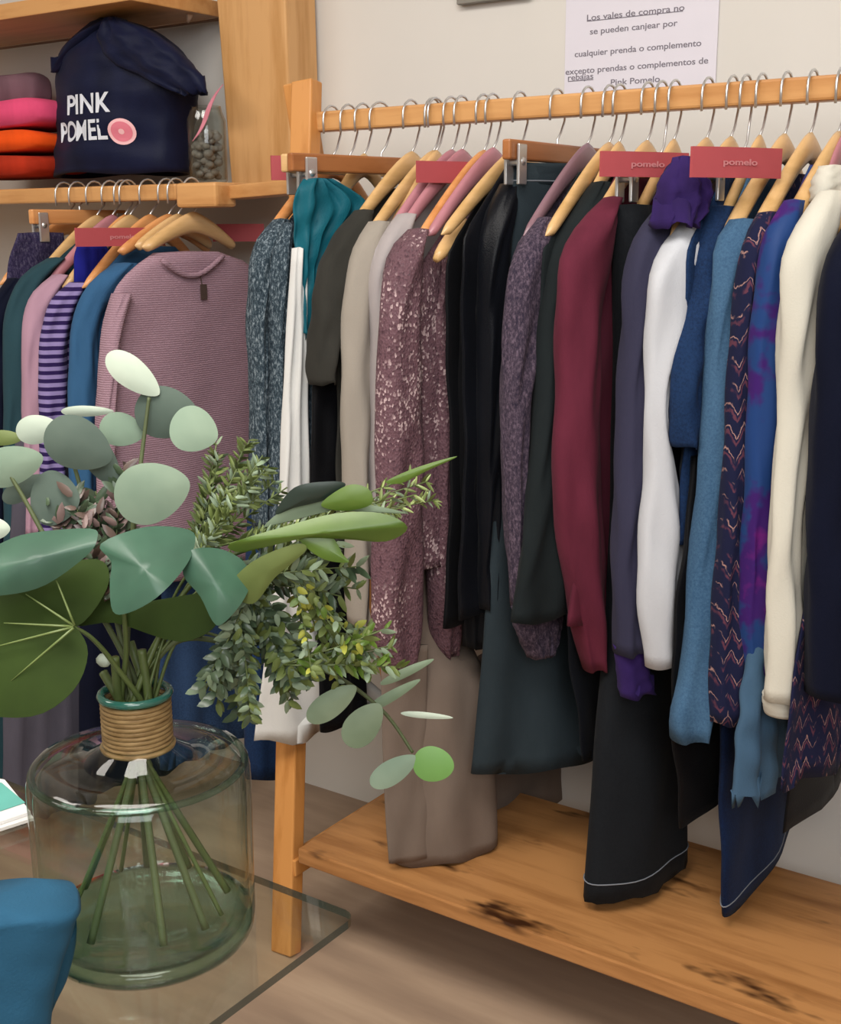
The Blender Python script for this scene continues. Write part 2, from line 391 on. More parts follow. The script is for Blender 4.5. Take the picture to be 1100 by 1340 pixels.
# ------------------------------------------------------------------ left wall unit: post, shelves, rail
RZ = 1.288
unit = thing('wall_shelf_unit', 'pine wall shelving with broad upright post and rail under its shelf, left of rack', 'shelving', (-0.9, 0.15, RZ))
yp = 0.17
a = P(283, 0, 1, yp); b = P(302, 236, 1, yp); c_ = P(382, 236, 1, yp); d_ = P(373, 0, 1, yp)
def ext(p, q, z):
    t = (z - p[2]) / (q[2] - p[2]); return p + (q - p) * t
pm = MB(); vs = []
zb_, zt_ = 1.30, 2.25
for y in (yp, yp + 0.09):
    for (p, q), z in (((a, b), zb_), ((d_, c_), zb_), ((d_, c_), zt_), ((a, b), zt_)):
        e = ext(p, q, z); vs.append((e[0], y, z))
pm.add(vs, [(0, 1, 2, 3), (7, 6, 5, 4), (0, 4, 5, 1), (1, 5, 6, 2), (2, 6, 7, 3), (3, 7, 4, 0)])
build(pm, 'upright_post', W_POST, unit, smooth=False, bevel=0.004)
build(MB().box((-2.2, -0.012, RZ - 0.012), (-0.315, 0.02, RZ + 0.018)), 'hanging_rail', W_PINE, unit, smooth=False, bevel=0.004)
build(MB().box((-2.2, 0.021, RZ), (-0.20, WY, RZ + 0.018)), 'shelf_board', W_PINE, unit, smooth=False, bevel=0.002)
e0 = P(237, 256, 1, -0.02); e1 = P(290, 256, 1, -0.02)
build(MB().box((e0[0], -0.035, e0[2] - 0.022), (e1[0], 0.02, e0[2] + 0.022)), 'end_block', W_PINE, unit, smooth=False, bevel=0.006)
e2 = P(288, 252, 1, -0.005); e3 = P(398, 243, 1, -0.03)
build(MB().bar((e2[0], 0.03, e2[2]), (e3[0] - 0.01, -0.01, e3[2]), 0.024, 0.05), 'end_board', W_PINE, unit, smooth=False, bevel=0.002)
u0 = P(0, 18, 1, 0.0)
build(MB().box((-2.2, 0.0, u0[2] - 0.012), (-0.42, 0.24, u0[2] + 0.018)), 'upper_shelf', W_PINE, unit, smooth=False, bevel=0.002)
u1 = P(0, 62, 1, 0.25)
W_UNDER = wood('shaded_underside_brown', '8E705C', '7C6250', '5a4030', axis=0, rough=0.7)  # brown strip stands in for the upper shelf's shaded underside, shade in the colour
build(MB().box((-2.2, 0.25, u1[2]), (-0.40, 0.268, u0[2] - 0.012)), 'underside_strip', W_UNDER, unit, smooth=False)

# ------------------------------------------------------------------ paper notice
n0 = P(738, 122, 1, WY - 0.003); n1 = P(935, 122, 1, WY - 0.003)
zt0 = 1.655
pn = thing('paper_notice', 'white paper notice with typed grey lines taped on the pale wall above the rail', 'notice', ((n0[0] + n1[0]) / 2, WY - 0.002, n0[2]))
nz = (n0[2] + n1[2]) / 2 - 0.01
pmx = MB().box((n0[0], WY - 0.003, nz - 0.02), (n1[0], WY - 0.0015, zt0))
build(pmx, 'paper_sheet', plain('paper', 'DEDAE4', 0.8, 0.2, var=0.02), pn, smooth=False)
INK = plain('grey_ink', '7F7A84', 0.8, 0.1, var=0.05)
def text_mesh(body, size, shear=0.0, bold=0.0, align='LEFT', extrude=0.0002):
    cu = bpy.data.curves.new('t', 'FONT'); cu.body = body; cu.size = size; cu.align_x = align; cu.extrude = extrude; cu.offset = bold; cu.shear = shear
    to = bpy.data.objects.new('t', cu); COL.objects.link(to)
    dg = bpy.context.evaluated_depsgraph_get(); me = bpy.data.meshes.new_from_object(to.evaluated_get(dg))
    vs = [v.co.copy() for v in me.vertices]; fs = [tuple(p.vertices) for p in me.polygons]
    bpy.data.objects.remove(to); bpy.data.curves.remove(cu); bpy.data.meshes.remove(me)
    return vs, fs
def text_fit(body, x0, x1, z, y, slope=0.0, bold=0.0002, maxh=None):
    vs, fs = text_mesh(body, 0.02, bold=bold); xs = [v.x for v in vs]; k = (x1 - x0) / (max(xs) - min(xs)); mn = min(xs)
    kz = k if maxh is None else maxh / 0.014
    return [(x0 + (v.x - mn) * k, y - v.z, z + v.y * kz + slope * (v.x - mn) * k) for v in vs], fs
def notice_x(px): return P(px, 60, 1, WY)[0]
wl = MB()
lines = [('Los vales de compra no', 768, 895, 17), ('se pueden canjear por', 772, 886, 36), ('cualquier prenda o complemento', 752, 917, 64),
         ('excepto prendas o complementos de', 740, 926, 87), ('rebajas', 743, 776, 101), ('Pink Pomelo', 799, 863, 106)]
for body, a0, a1, py in lines:
    p0 = P(a0, py, 1, WY - 0.003); p1 = P(a1, py, 1, WY - 0.003)
    zl = P((a0 + a1) / 2, py - (0 if a1 - a0 > 50 else 0), 1, WY - 0.003)[2]
    sl = 0.0
    vs, fs = text_fit(body, p0[0], p1[0], zl - 0.004, WY - 0.0032, sl, maxh=0.0095); wl.add(vs, fs)
build(wl, 'lettering', INK, pn, smooth=False)
ul = MB()
for a0, a1, py in ((768, 893, 21), (743, 776, 105), (800, 862, 116)):
    p0 = P(a0, py, 1, WY - 0.003); p1 = P(a1, py, 1, WY - 0.003); zm = (p0[2] + p1[2]) / 2 - 0.001
    ul.box((p0[0], WY - 0.0036, zm), (p1[0], WY - 0.003, zm + 0.0012))
build(ul, 'underline', INK, pn, smooth=False)
# grey frame bottom at the top edge of the view
g0 = P(596, 6, 1, WY - 0.02); g1 = P(690, 4, 1, WY - 0.02)
fr = thing('wall_frame', 'grey picture frame on the pale wall, only its lower edge in view at the top', 'picture frame', ((g0[0] + g1[0]) / 2, WY - 0.01, g0[2]))
build(MB().box((g0[0], WY - 0.018, g0[2]), (g1[0], WY - 0.001, g0[2] + 0.25)), 'frame', plain('grey_frame', '8C8880', 0.6), fr, smooth=False, bevel=0.002)
build(MB().box((g0[0] + 0.02, WY - 0.0195, g0[2] + 0.02), (g1[0] - 0.02, WY - 0.0175, g0[2] + 0.23)), 'picture', plain('grey_print', 'B5B2AC', 0.7), fr, smooth=False)

# ------------------------------------------------------------------ hangers
NECK = 1.338
def hook_pts(X, zr, neck_z, r=0.024, yr=0.0):
    pts = [(X, yr - r * 0.98, zr - 0.022), (X, yr - r, zr - 0.004)]
    for k in range(9):
        a_ = PI - PI * k / 8; pts.append((X, yr + r * math.cos(a_), zr + r * math.sin(a_)))
    pts += [(X, yr + r * 0.95, zr - 0.02), (X, yr + 0.012, neck_z + 0.018), (X, yr + 0.001, neck_z + 0.006), (X, yr, neck_z - 0.02)]
    return pts
def hanger(X, label, mat=W_HANG, zr=ROD_Z, neck=NECK, half=0.165, phi=0.0, style='curved', drop=0.125, group='hangers on the rack rail', t=0.009, name='clothes_hanger', yr=0.0):
    root = thing(name, label, 'hanger', (X, yr, neck), group)
    sp, cp = math.sin(math.radians(phi)), math.cos(math.radians(phi))
    rot = lambda p: (X + (p[1] - yr) * sp + (p[0] - X) * cp, yr + (p[1] - yr) * cp - (p[0] - X) * sp, p[2])
    if style == 'curved':
        n = 24; vs = []; fs = []; nt = 10
        for i in range(n + 1):
            s = -1 + 2 * i / n; y = half * s; z = neck - drop * (abs(s) ** 1.35)
            end = (1 - abs(s) ** 14) ** 0.5 * 0.9 + 0.1; hgt = (0.016 * (1 - 0.35 * abs(s)) + 0.004 * (1 - abs(s))) * end; tt = t * (0.6 + 0.45 * abs(s) ** 2) * end
            bow = -0.012 * s * s
            for k in range(nt):
                th = 2 * PI * k / nt; vs.append(rot((X + bow + tt * math.cos(th), yr + y, z - hgt * 0.6 + hgt * math.sin(th))))
        for i in range(n):
            for k in range(nt): a_, b_ = i * nt + k, i * nt + (k + 1) % nt; fs.append((a_, b_, b_ + nt, a_ + nt))
        fs.append(tuple(range(nt))[::-1]); fs.append(tuple(n * nt + k for k in range(nt)))
        build(MB().add(vs, fs), 'shoulder_bar', mat, root)
    elif style == 'clip':
        m = MB(); vs = []
        m.box((X - 0.007, -half + yr, neck - 0.028), (X + 0.007, half + yr, neck + 0.0)); m.v = [rot(v) for v in m.v]
        build(m, 'bar', mat, root, smooth=False, bevel=0.003)
        for s in (-0.82, 0.82):
            c = MB(); y = yr + half * s
            c.box((X + 0.008, y - 0.011, neck - 0.062), (X + 0.013, y + 0.011, neck - 0.006))
            c.box((X - 0.013, y - 0.011, neck - 0.062), (X - 0.008, y + 0.011, neck - 0.006))
            c.v = [rot(v) for v in c.v]; co = build(c, 'clip', STEEL, root, smooth=False, bevel=0.0015)
            sp_ = MB().tube([(X - 0.014, y, neck - 0.03), (X + 0.014, y, neck - 0.03)], 0.006, 8); sp_.v = [rot(v) for v in sp_.v]; build(sp_, 'spring', STEEL, co)
    build(MB().tube([rot(p) for p in hook_pts(X, zr, neck, yr=yr)], 0.0019, 7), 'hook', STEEL, root)
    return root

# ------------------------------------------------------------------ garments
def garment(name, label, cat, X, mat, body=None, sleeves=(), group=None, parts=(), seed=0, base_z=None, bodymat=None, folds=3, amp=0.006, ragged=0.0, bname='body', sphi=15, sb=0.024, lofts=()):
    root = thing(name, label, cat, (X, 0, base_z if base_z is not None else 0.9), group)
    if body is not None: build(loft3(body, folds=folds, amp=amp, seed=seed, ragged=ragged), bname, bodymat or mat, root)
    sl = None
    for i, rows in enumerate(sleeves):
        sl = build(loft3(rows_px(rows, X + 0.004, -0.2, sphi, sb), folds=1.6, amp=0.005, seed=seed * 7 + i + 3, top_amp=0.3, wr=0.0018), 'sleeve', mat, root)
    for (pn_, rows, m_, phi, b, kw) in parts:
        hem = kw.pop('hem', None); lm = loft3(rows_px(rows, kw.pop('X', X), kw.pop('Y', 0.0), phi, b), **kw)
        par = sl if ('cuff' in pn_ and sl) else root
        po = build(lm, pn_, m_, par)
        if hem:
            n_ = kw.get('n', 34); nt_ = 36; rg = np.array(lm.v[(n_ - hem) * nt_:(n_ - hem + 1) * nt_]); cc_ = rg.mean(axis=0)
            rg = [cc_ + (p - cc_) * np.array([1.012, 1.012, 1.0]) for p in rg]; rg.append(rg[0])
            build(MB().tube(rg, 0.0011, 5), 'hem_stitching', THREAD, po)
    return root
RW_ = rows_world
T = fabric
GREYM = T('grey_blue_melange', '3C4A54', c2='232F38', c3='8C98A0', kind='melange')
TEAL = T('teal_silk', '176272', rough=0.45, var=0.35)
WHITE = T('white_cotton', 'D6D6D4', var=0.08)
CHAR = T('charcoal_jersey', '34332F', var=0.25)
CHARG = T('charcoal_green_knit', '1E2426', var=0.3)
BLACK = T('black_cloth', '0C0D11', var=0.3, rough=0.6)
BLACKS = T('black_satin', '101218', var=0.4, rough=0.35)
NAVY = T('navy_cloth', '0B1024', var=0.3)
OAT = T('oat_knit', '9C948A', var=0.1)
OAT2 = T('pale_grey_knit', 'A8A0A0', var=0.12)
SEQ = T('mauve_sequin', '6A4E56', c2='4A343C', c3='B8A0A2', kind='sequin', rough=0.5)
TAUPE = T('taupe_wool', '7A6C62', var=0.15)
SLATEG = T('slate_twill', '2C363C', var=0.2)
PURK = T('purple_speckle_knit', '4A3F4C', c2='2E2838', c3='6B5C6C', kind='melange')
BURG = T('burgundy_jersey', '66283A', var=0.35)
SLATEP = T('slate_purple_jersey', '36354A', var=0.15)
PURPLE = T('purple_velvet', '34225C', var=0.35)
WHITE2 = T('cool_white_jersey', 'C4C6CC', var=0.1)
DENIMD = T('dark_denim', '1C3458', c2='12203C', kind='denim')
DENIML = T('light_denim', '466684', c2='304E6C', kind='denim')
DENIMM = T('mid_denim', '344C70', c2='223450', kind='denim')
AZT = T('zigzag_knit', '191C38', c2='5A3444', c3='B08880', kind='zigzag')
FLOR = T('violet_print', '203C70', c2='3A1C62', c3='6A1E70', kind='floral', rough=0.5)
CREAM = T('cream_knit', 'CECABD', var=0.06)
JEAND = T('navy_jeans', '14284C', c2='0C1832', kind='denim')
MAUVE = T('mauve_waffle', 'A88A97', c2='947682', kind='rib', scale=78)
PINKG = T('pink_jersey', 'AE8A9C', var=0.12)
STRIPE = T('purple_stripe', '2A1C4C', c2='8A7CAC', kind='stripe', scale=21)
BLUEJ = T('blue_jersey', '365F86', var=0.2)
TEALD = T('dark_teal_knit', '2A464F', var=0.2)
ROYAL = T('royal_blue_velvet', '1C2080', var=0.4)
PLUMJ = T('plum_grey_jacquard', '38304E', c2='24203A', c3='5A5668', kind='melange')
GREYL = T('grey_lilac_cloth', '56535F', var=0.2)
THREAD = plain('pale_thread', '7C8088', 0.8, 0.1)

def hg(X, what, **k):
    return hanger(X + (0.014 if k.get('style') != 'clip' else 0.0), what, **k)

# --- main rack, from the left end
garment('knit_sweater', 'grey-blue flecked knit sweater, first on the left end of the rack', 'sweater', 0.035, GREYM,
        RW_(0.035, 1.27, 0.66, 0.06, 0.19, 0.2), [[(287, 358, 376), (312, 336, 372), (400, 323, 352), (500, 324, 350), (690, 330, 354)]], seed=1)
hg(0.035, 'wooden hanger inside the first flecked grey-blue sweater at the left rack end', mat=W_HANG2)
garment('knit_sweater', 'second flecked grey-blue sweater, just left of the thin white garment', 'sweater', 0.062, GREYM,
        RW_(0.062, 1.28, 0.64, 0.06, 0.185, 0.19), [[(292, 368, 384), (330, 352, 382), (450, 349, 374), (690, 350, 376)]], seed=2)
garment('long_skirt', 'long white skirt whose flared hem shows below the foliage by the rack leg', 'skirt', 0.085, WHITE, seed=3, base_z=0.4,
        parts=[('body', [(325, 382, 400), (450, 374, 402), (600, 366, 404), (800, 352, 425), (930, 341, 490), (975, 338, 540)], WHITE, 26, 0.012, dict(folds=2.5, amp=0.012, seed=4, Y=-0.26))])
hg(0.085, 'metal-hooked clip hanger carrying the long white skirt', style='clip', half=0.17)
garment('trousers', 'navy trousers hanging lowest at the left end, hem above the floor beside the rack leg', 'trousers', 0.0, DENIMD, seed=5, base_z=0.25,
        parts=[('body', [(330, 340, 360), (600, 325, 370), (850, 318, 385), (1018, 322, 392)], DENIMD, 30, 0.03, dict(folds=2, amp=0.006, seed=6, Y=-0.16))])
garment('trousers', 'grey-blue mottled trousers hanging right under the teal scarf-like top', 'trousers', 0.112, T('mottled_grey', '33404A', c2='1E262C', c3='5C6870', kind='melange'), seed=7, base_z=0.4,
        parts=[('body', [(300, 392, 420), (500, 386, 424), (700, 388, 430), (880, 392, 436)], MC['mottled_grey'], 20, 0.018, dict(folds=2, amp=0.005, seed=8, Y=-0.15))])
garment('draped_top', 'teal satin draped top pinned by a metal clip, near the left rack end', 'top', 0.15, TEAL, seed=9, base_z=1.1,
        parts=[('body', [(234, 402, 430), (250, 391, 462), (268, 386, 480), (310, 385, 450), (370, 387, 425), (440, 391, 408)], TEAL, 25, 0.012, dict(folds=4, amp=0.011, top_amp=0.9, seed=10, Y=-0.12, wr=0.003))])
hg(0.15, 'brown wooden clip hanger holding the teal draped top', style='clip', mat=wood('brown_hanger', 'A5693C', '8A5028', '5a3010', axis=1), half=0.19, phi=12)
garment('tee_shirt', 'charcoal short-sleeved top with wide cuff, between teal top and oat cardigan', 'top', 0.195, CHAR,
        RW_(0.195, 1.285, 0.7, 0.07, 0.19, 0.2), [[(275, 462, 490), (310, 435, 482), (360, 415, 474), (430, 405, 455), (490, 402, 440), (503, 404, 442)]], seed=11, sb=0.03, sphi=10)
garment('trousers', 'black trousers under the charcoal short-sleeved top', 'trousers', 0.178, BLACK, seed=12, base_z=0.5,
        parts=[('body', [(420, 410, 470), (600, 406, 455), (800, 412, 470), (960, 418, 480)], BLACK, 5, 0.012, dict(folds=2, amp=0.004, seed=13, Y=-0.15))])
hg(0.198, 'honey-coloured wooden hanger inside the charcoal short-sleeved top')
garment('cardigan', 'oat-coloured ribbed cardigan with one long narrow sleeve facing out', 'cardigan', 0.24, OAT,
        RW_(0.24, 1.285, 0.72, 0.07, 0.18, 0.18), [[(290, 480, 510), (320, 464, 505), (370, 452, 497), (500, 446, 492), (650, 449, 488), (780, 452, 484), (822, 456, 480)]], seed=14)
hg(0.24, 'pale wooden hanger inside the oat-coloured ribbed cardigan')
garment('knit_sweater', 'pale grey fine-knit sweater between the oat cardigan and the sequin top', 'sweater', 0.275, OAT2,
        RW_(0.275, 1.29, 0.75, 0.07, 0.19, 0.18), [[(280, 520, 545), (305, 500, 538), (345, 484, 528), (450, 482, 515), (640, 484, 512), (760, 486, 510)]], seed=15)
hg(0.275, 'dusty pink plastic hanger inside the pale grey fine-knit sweater', mat=W_HANGP, t=0.008)
hg(0.295, 'dusty pink plastic hanger hanging empty beside the orange-toned one', mat=W_HANGP, t=0.008)
garment('sequin_top', 'mauve sequinned long-sleeved top with gathered cuffs, sparkling in the middle of the rack', 'top', 0.33, SEQ,
        RW_(0.345, 1.26, 0.70, 0.06, 0.175, 0.18, b=0.018),
        [[(300, 535, 560), (325, 512, 556), (380, 498, 550), (500, 490, 551), (650, 488, 553), (760, 484, 553), (840, 486, 550), (872, 496, 544), (884, 500, 540)],
         [(330, 570, 592), (400, 556, 592), (500, 556, 595), (650, 556, 598), (760, 556, 606), (830, 558, 604), (862, 566, 598)]], seed=16, sb=0.03, sphi=12)
hg(0.335, 'orange-toned wooden hanger inside the mauve sequinned top', mat=W_HANG2, neck=1.335)
hg(0.352, 'rose pink hanger tucked just right of the orange-toned wooden one', mat=W_HANGP)
garment('long_skirt', 'long taupe wool skirt hanging down onto the bottom shelf with a front slit', 'skirt', 0.315, TAUPE, seed=17, base_z=0.2,
        parts=[('body', [(600, 520, 570, 0, 0.008), (820, 505, 590, 0, 0.01), (900, 500, 632, 30, 0.035), (1000, 503, 645, 36, 0.045), (1126, 511, 648, 36, 0.045)], TAUPE, 36, 0.045, dict(folds=2.0, amp=0.006, seed=18, Y=-0.19, wr=0.001)),
               ('side_panel', [(880, 596, 690), (980, 600, 730), (1112, 618, 752)], TAUPE, 4, 0.02, dict(folds=2, amp=0.008, seed=19, Y=-0.19, wr=0.001)),
               ('front_panel', [(850, 497, 560), (1000, 501, 558), (1130, 508, 562)], TAUPE, 38, 0.006, dict(folds=1, amp=0.002, seed=19, Y=-0.24, wr=0.0006))])
garment('jacket', 'black jacket with dark sleeves, right of the mauve sequinned top', 'jacket', 0.40, BLACK,
        RW_(0.40, 1.29, 0.62, 0.07, 0.18, 0.19), [[(300, 622, 645), (345, 606, 640), (450, 598, 630), (600, 598, 632), (760, 602, 634), (850, 608, 632)]], seed=20)
hg(0.40, 'yellow pine hanger whose pale knobbly arm ends show beside the sequinned top', neck=1.34, half=0.20)
garment('ruched_top', 'black satin top with ruched shoulder beside the slate trousers waist', 'top', 0.43, BLACKS,
        RW_(0.43, 1.31, 0.64, 0.07, 0.185, 0.19), [[(240, 655, 678), (275, 636, 676), (320, 624, 668), (450, 620, 660), (620, 620, 655), (800, 624, 650)]], seed=21)
for i, (x0, y0, x1, y1) in enumerate(((608, 290, 570, 340), (622, 292, 588, 345))):
    q0 = on_plane(x0, y0, np.array([0.39, -0.17, 0]), 0); q1 = on_plane(x1, y1, np.array([0.39, -0.17, 0]), 0)
    m = MB().tube([q0 * (1 - t) + q1 * t for t in (0, 0.15, 0.3, 0.5, 0.7, 0.85, 1)], [0.007, 0.011, 0.009, 0.012, 0.011, 0.009, 0.005], 10)
    tag(build(m, 'hanger_arm', W_HANG), 'pale wooden hanger arm end poking out, ' + ('left' if i == 0 else 'right') + ' one of two above the sequinned sleeve', 'hanger', 'bare hanger arms')
garment('wide_trousers', 'slate grey flared trousers clipped at the waist, widest at the hem in mid rack', 'trousers', 0.47, SLATEG, seed=22, base_z=0.4,
        parts=[('body', [(216, 668, 775), (240, 666, 778), (300, 662, 775), (500, 652, 765), (750, 636, 770), (900, 625, 772, 30), (1012, 616, 778, 40)], SLATEG, 12, 0.025, dict(folds=2.0, amp=0.008, seed=23, top_amp=0.05, Y=-0.1, wr=0.001)),
               ('waistband', [(214, 667, 776), (226, 667, 777), (240, 666, 777)], SLATEG, 12, 0.026, dict(folds=1, amp=0.001, seed=23, Y=-0.1, wr=0.0003, n=8, hem=2))])
hg(0.478, 'brown wooden clip hanger gripping the slate flared trousers', style='clip', mat=MC['brown_hanger'], half=0.15, neck=1.345)
garment('knit_sweater', 'purple-grey speckled knit sweater with ruffled cuff over the slate trousers', 'sweater', 0.515, PURK,
        RW_(0.515, 1.29, 0.78, 0.07, 0.17, 0.17), [[(285, 702, 726), (310, 682, 722), (350, 667, 716), (450, 655, 704), (560, 653, 692), (700, 660, 690), (800, 668, 700)]],
        parts=[('ruffled_cuff', [(796, 668, 728), (830, 674, 736), (862, 690, 724)], PURK, 15, 0.02, dict(folds=4, amp=0.005, seed=25, Y=-0.2, n=12))], seed=24)
hg(0.515, 'mauve plastic hanger inside the purple-grey speckled sweater', mat=plain('mauve_plastic', '8A6A74', 0.3, 0.5), t=0.007)
garment('knit_dress', 'charcoal green knit top with bell sleeve, left of the burgundy top', 'top', 0.55, CHARG,
        RW_(0.55, 1.30, 0.70, 0.07, 0.17, 0.18), [[(238, 775, 800), (270, 752, 792), (320, 722, 765), (400, 704, 748), (550, 694, 738), (700, 682, 742), (818, 668, 748)]], seed=26)
hg(0.55, 'wooden hanger inside the charcoal green bell-sleeved top')
garment('long_sleeve_top', 'burgundy jersey top with ruffled hem in mid rack', 'top', 0.605, BURG,
        RW_(0.615, 1.305, 0.66, 0.07, 0.18, 0.19, b=0.016), [[(258, 790, 815), (290, 758, 808), (335, 733, 800), (400, 727, 790), (500, 727, 785), (620, 722, 786), (700, 728, 790), (800, 742, 793), (880, 764, 794)]],
        seed=27, sb=0.028)
hg(0.61, 'wooden hanger inside the burgundy jersey top')
garment('trousers', 'long black-grey trousers with a frayed pale-stitched hem reaching the shelf', 'trousers', 0.65, T('black_denim', '1A1D21', c2='121418', kind='denim'), seed=28, base_z=0.2,
        parts=[('body', [(268, 802, 852), (300, 800, 858), (500, 800, 862), (800, 790, 885), (1000, 778, 893, 10), (1184, 765, 896, 16)], MC['black_denim'], 5, 0.042, dict(folds=1.5, amp=0.006, seed=29, Y=-0.15, ragged=0.004, wr=0.001, hem=2)),
               ])
hg(0.645, 'wooden clip hanger holding the long black-grey frayed trousers', style='clip', half=0.13, neck=1.318)
garment('jersey_dress', 'slate and purple long-sleeved top with violet velvet collar', 'top', 0.69, SLATEP,
        RW_(0.70, 1.30, 0.64, 0.07, 0.17, 0.19), [[(275, 855, 905), (305, 832, 890), (350, 818, 868), (450, 811, 856), (600, 804, 850), (750, 801, 848), (860, 802, 846)]],
        parts=[('collar', [(205, 884, 903), (222, 872, 912), (240, 862, 928), (270, 858, 925), (295, 850, 912)], PURPLE, 20, 0.035, dict(folds=3, amp=0.008, seed=31, top_amp=0.8, X=0.755, Y=-0.14, n=16, wr=0.002)),
               ('cuff', [(850, 802, 847), (890, 806, 850), (915, 808, 856)], PURPLE, 15, 0.022, dict(folds=1.5, amp=0.004, seed=32, Y=-0.2, n=10))], seed=30)
hg(0.70, 'wooden hanger under the violet velvet collar')
garment('long_sleeve_top', 'white long-sleeved jersey top cut back to show a denim sleeve behind', 'top', 0.735, WHITE2,
        RW_(0.74, 1.295, 0.98, 0.07, 0.17, 0.12), [[(283, 896, 916), (315, 870, 918), (360, 850, 916), (420, 846, 908), (470, 844, 884), (540, 843, 874), (620, 841, 884), (700, 837, 897), (800, 835, 893), (876, 842, 888)]], seed=33)
hg(0.735, 'wooden hanger inside the white long-sleeved jersey top')
garment('denim_jacket', 'dark denim jacket, its short sleeve showing right of the white top', 'jacket', 0.765, DENIMD,
        RW_(0.77, 1.30, 0.80, 0.07, 0.18, 0.18), [[(270, 925, 962), (310, 910, 952), (400, 892, 940), (480, 876, 932), (560, 872, 928), (588, 873, 926)]], seed=34)
garment('trousers', 'plain grey slab painted as the shadow between the white top and pale denim shirt', 'trousers', 0.758, T('shadow_grey', '6A6C70', var=0.2), seed=35, base_z=0.6,  # grey slab standing in for the shadow below the denim sleeve
        parts=[('body', [(560, 892, 940), (700, 888, 930), (800, 888, 925)], MC['shadow_grey'], 5, 0.015, dict(folds=1, amp=0.004, seed=36, Y=-0.15))])
hg(0.768, 'wooden clip hanger above the dark denim jacket', style='clip', half=0.13, neck=1.318)
garment('denim_shirt', 'pale blue denim shirt with loose cuff hanging low', 'shirt', 0.805, DENIML,
        RW_(0.805, 1.295, 0.62, 0.07, 0.18, 0.18), [[(287, 956, 988), (315, 938, 982), (370, 930, 970), (500, 921, 962), (650, 910, 956), (800, 898, 950), (900, 888, 945), (945, 878, 938), (975, 880, 926)]], seed=37)
hg(0.81, 'golden wooden hanger inside the pale blue denim shirt, leftmost of three together', t=0.013)
garment('pattern_cardigan', 'navy and rust zigzag-patterned knit, right of the pale denim shirt', 'cardigan', 0.85, AZT,
        RW_(0.85, 1.29, 0.62, 0.07, 0.17, 0.18), [[(278, 992, 1022), (310, 974, 1012), (380, 962, 1002), (500, 952, 990), (700, 940, 980), (850, 932, 975), (952, 928, 972)]], seed=38)
hg(0.845, 'golden wooden hanger inside the navy zigzag-patterned knit', t=0.013)
garment('print_blouse', 'violet and blue floral print blouse beside the zigzag-patterned knit', 'blouse', 0.885, FLOR,
        RW_(0.885, 1.30, 0.64, 0.07, 0.17, 0.18), [[(262, 1024, 1052), (300, 1002, 1048), (360, 990, 1036), (500, 980, 1024), (700, 972, 1010), (820, 970, 1006), (890, 974, 1004)]], seed=39)
hg(0.882, 'golden wooden hanger inside the violet floral blouse', t=0.013)
garment('fringed_top', 'dusty blue top with ragged fringed hem below the violet blouse', 'top', 0.895, T('dusty_blue_knit', '44607A', var=0.2), seed=40, base_z=0.5,
        parts=[('body', [(800, 985, 1030), (900, 970, 1022), (980, 962, 1030), (1052, 958, 1030)], MC['dusty_blue_knit'], 10, 0.018, dict(folds=3, amp=0.006, seed=41, Y=-0.18, ragged=0.014))])
garment('jeans', 'dark blue jeans with narrow stitched hem, hanging to the shelf under the zigzag knit', 'jeans', 0.838, JEAND, seed=42, base_z=0.25,
        parts=[('body', [(600, 965, 1035), (950, 940, 1035), (1100, 940, 1030), (1206, 943, 1035)], JEAND, -3, 0.02, dict(folds=1.5, amp=0.004, seed=43, Y=-0.15, wr=0.001, hem=2))])
garment('knit_sweater', 'cream ribbed sweater with high collar and straight sleeve, brightest on the right', 'sweater', 0.935, CREAM,
        RW_(0.94, 1.30, 0.74, 0.07, 0.17, 0.18), [[(250, 1070, 1104), (285, 1045, 1100), (330, 1024, 1086), (400, 1017, 1072), (550, 1014, 1060), (700, 1005, 1046), (820, 1001, 1048), (900, 998, 1056), (925, 997, 1060)]],
        parts=[('collar', [(216, 1072, 1108), (235, 1062, 1112), (262, 1060, 1112)], CREAM, 10, 0.03, dict(folds=2, amp=0.003, seed=45, Y=-0.03, n=10)),
               ('cuff', [(918, 996, 1062), (930, 996, 1063), (943, 998, 1062)], CREAM, 15, 0.027, dict(folds=1, amp=0.001, seed=46, Y=-0.2, n=8, wr=0.0005))], seed=44)
hg(0.94, 'wooden hanger under the cream high-collared sweater')
garment('poncho', 'long zigzag-patterned poncho hem showing below the navy coat', 'poncho', 0.965, AZT, seed=47, base_z=0.5,
        parts=[('body', [(300, 1100, 1160), (700, 1060, 1180), (900, 1035, 1200), (1028, 1022, 1220)], AZT, 15, 0.012, dict(folds=4, amp=0.008, seed=48, Y=-0.2, ragged=0.008))])
garment('long_coat', 'long black coat hanging lowest at the right edge', 'coat', 0.93, BLACK, seed=49, base_z=0.4,
        parts=[('body', [(400, 1080, 1180), (800, 1050, 1200), (1095, 1028, 1230)], BLACK, 0, 0.012, dict(folds=3, amp=0.008, seed=50, Y=-0.15))])
garment('coat', 'navy coat filling the right edge of the view', 'coat', 1.0, NAVY,
        RW_(1.0, 1.30, 0.66, 0.07, 0.19, 0.20, b=0.02), [[(270, 1130, 1170), (300, 1100, 1165), (340, 1078, 1150), (450, 1065, 1140), (600, 1056, 1130), (800, 1050, 1130), (925, 1050, 1140)]], seed=51, sb=0.04)
hg(1.0, 'wooden hanger inside the navy coat at the right edge')
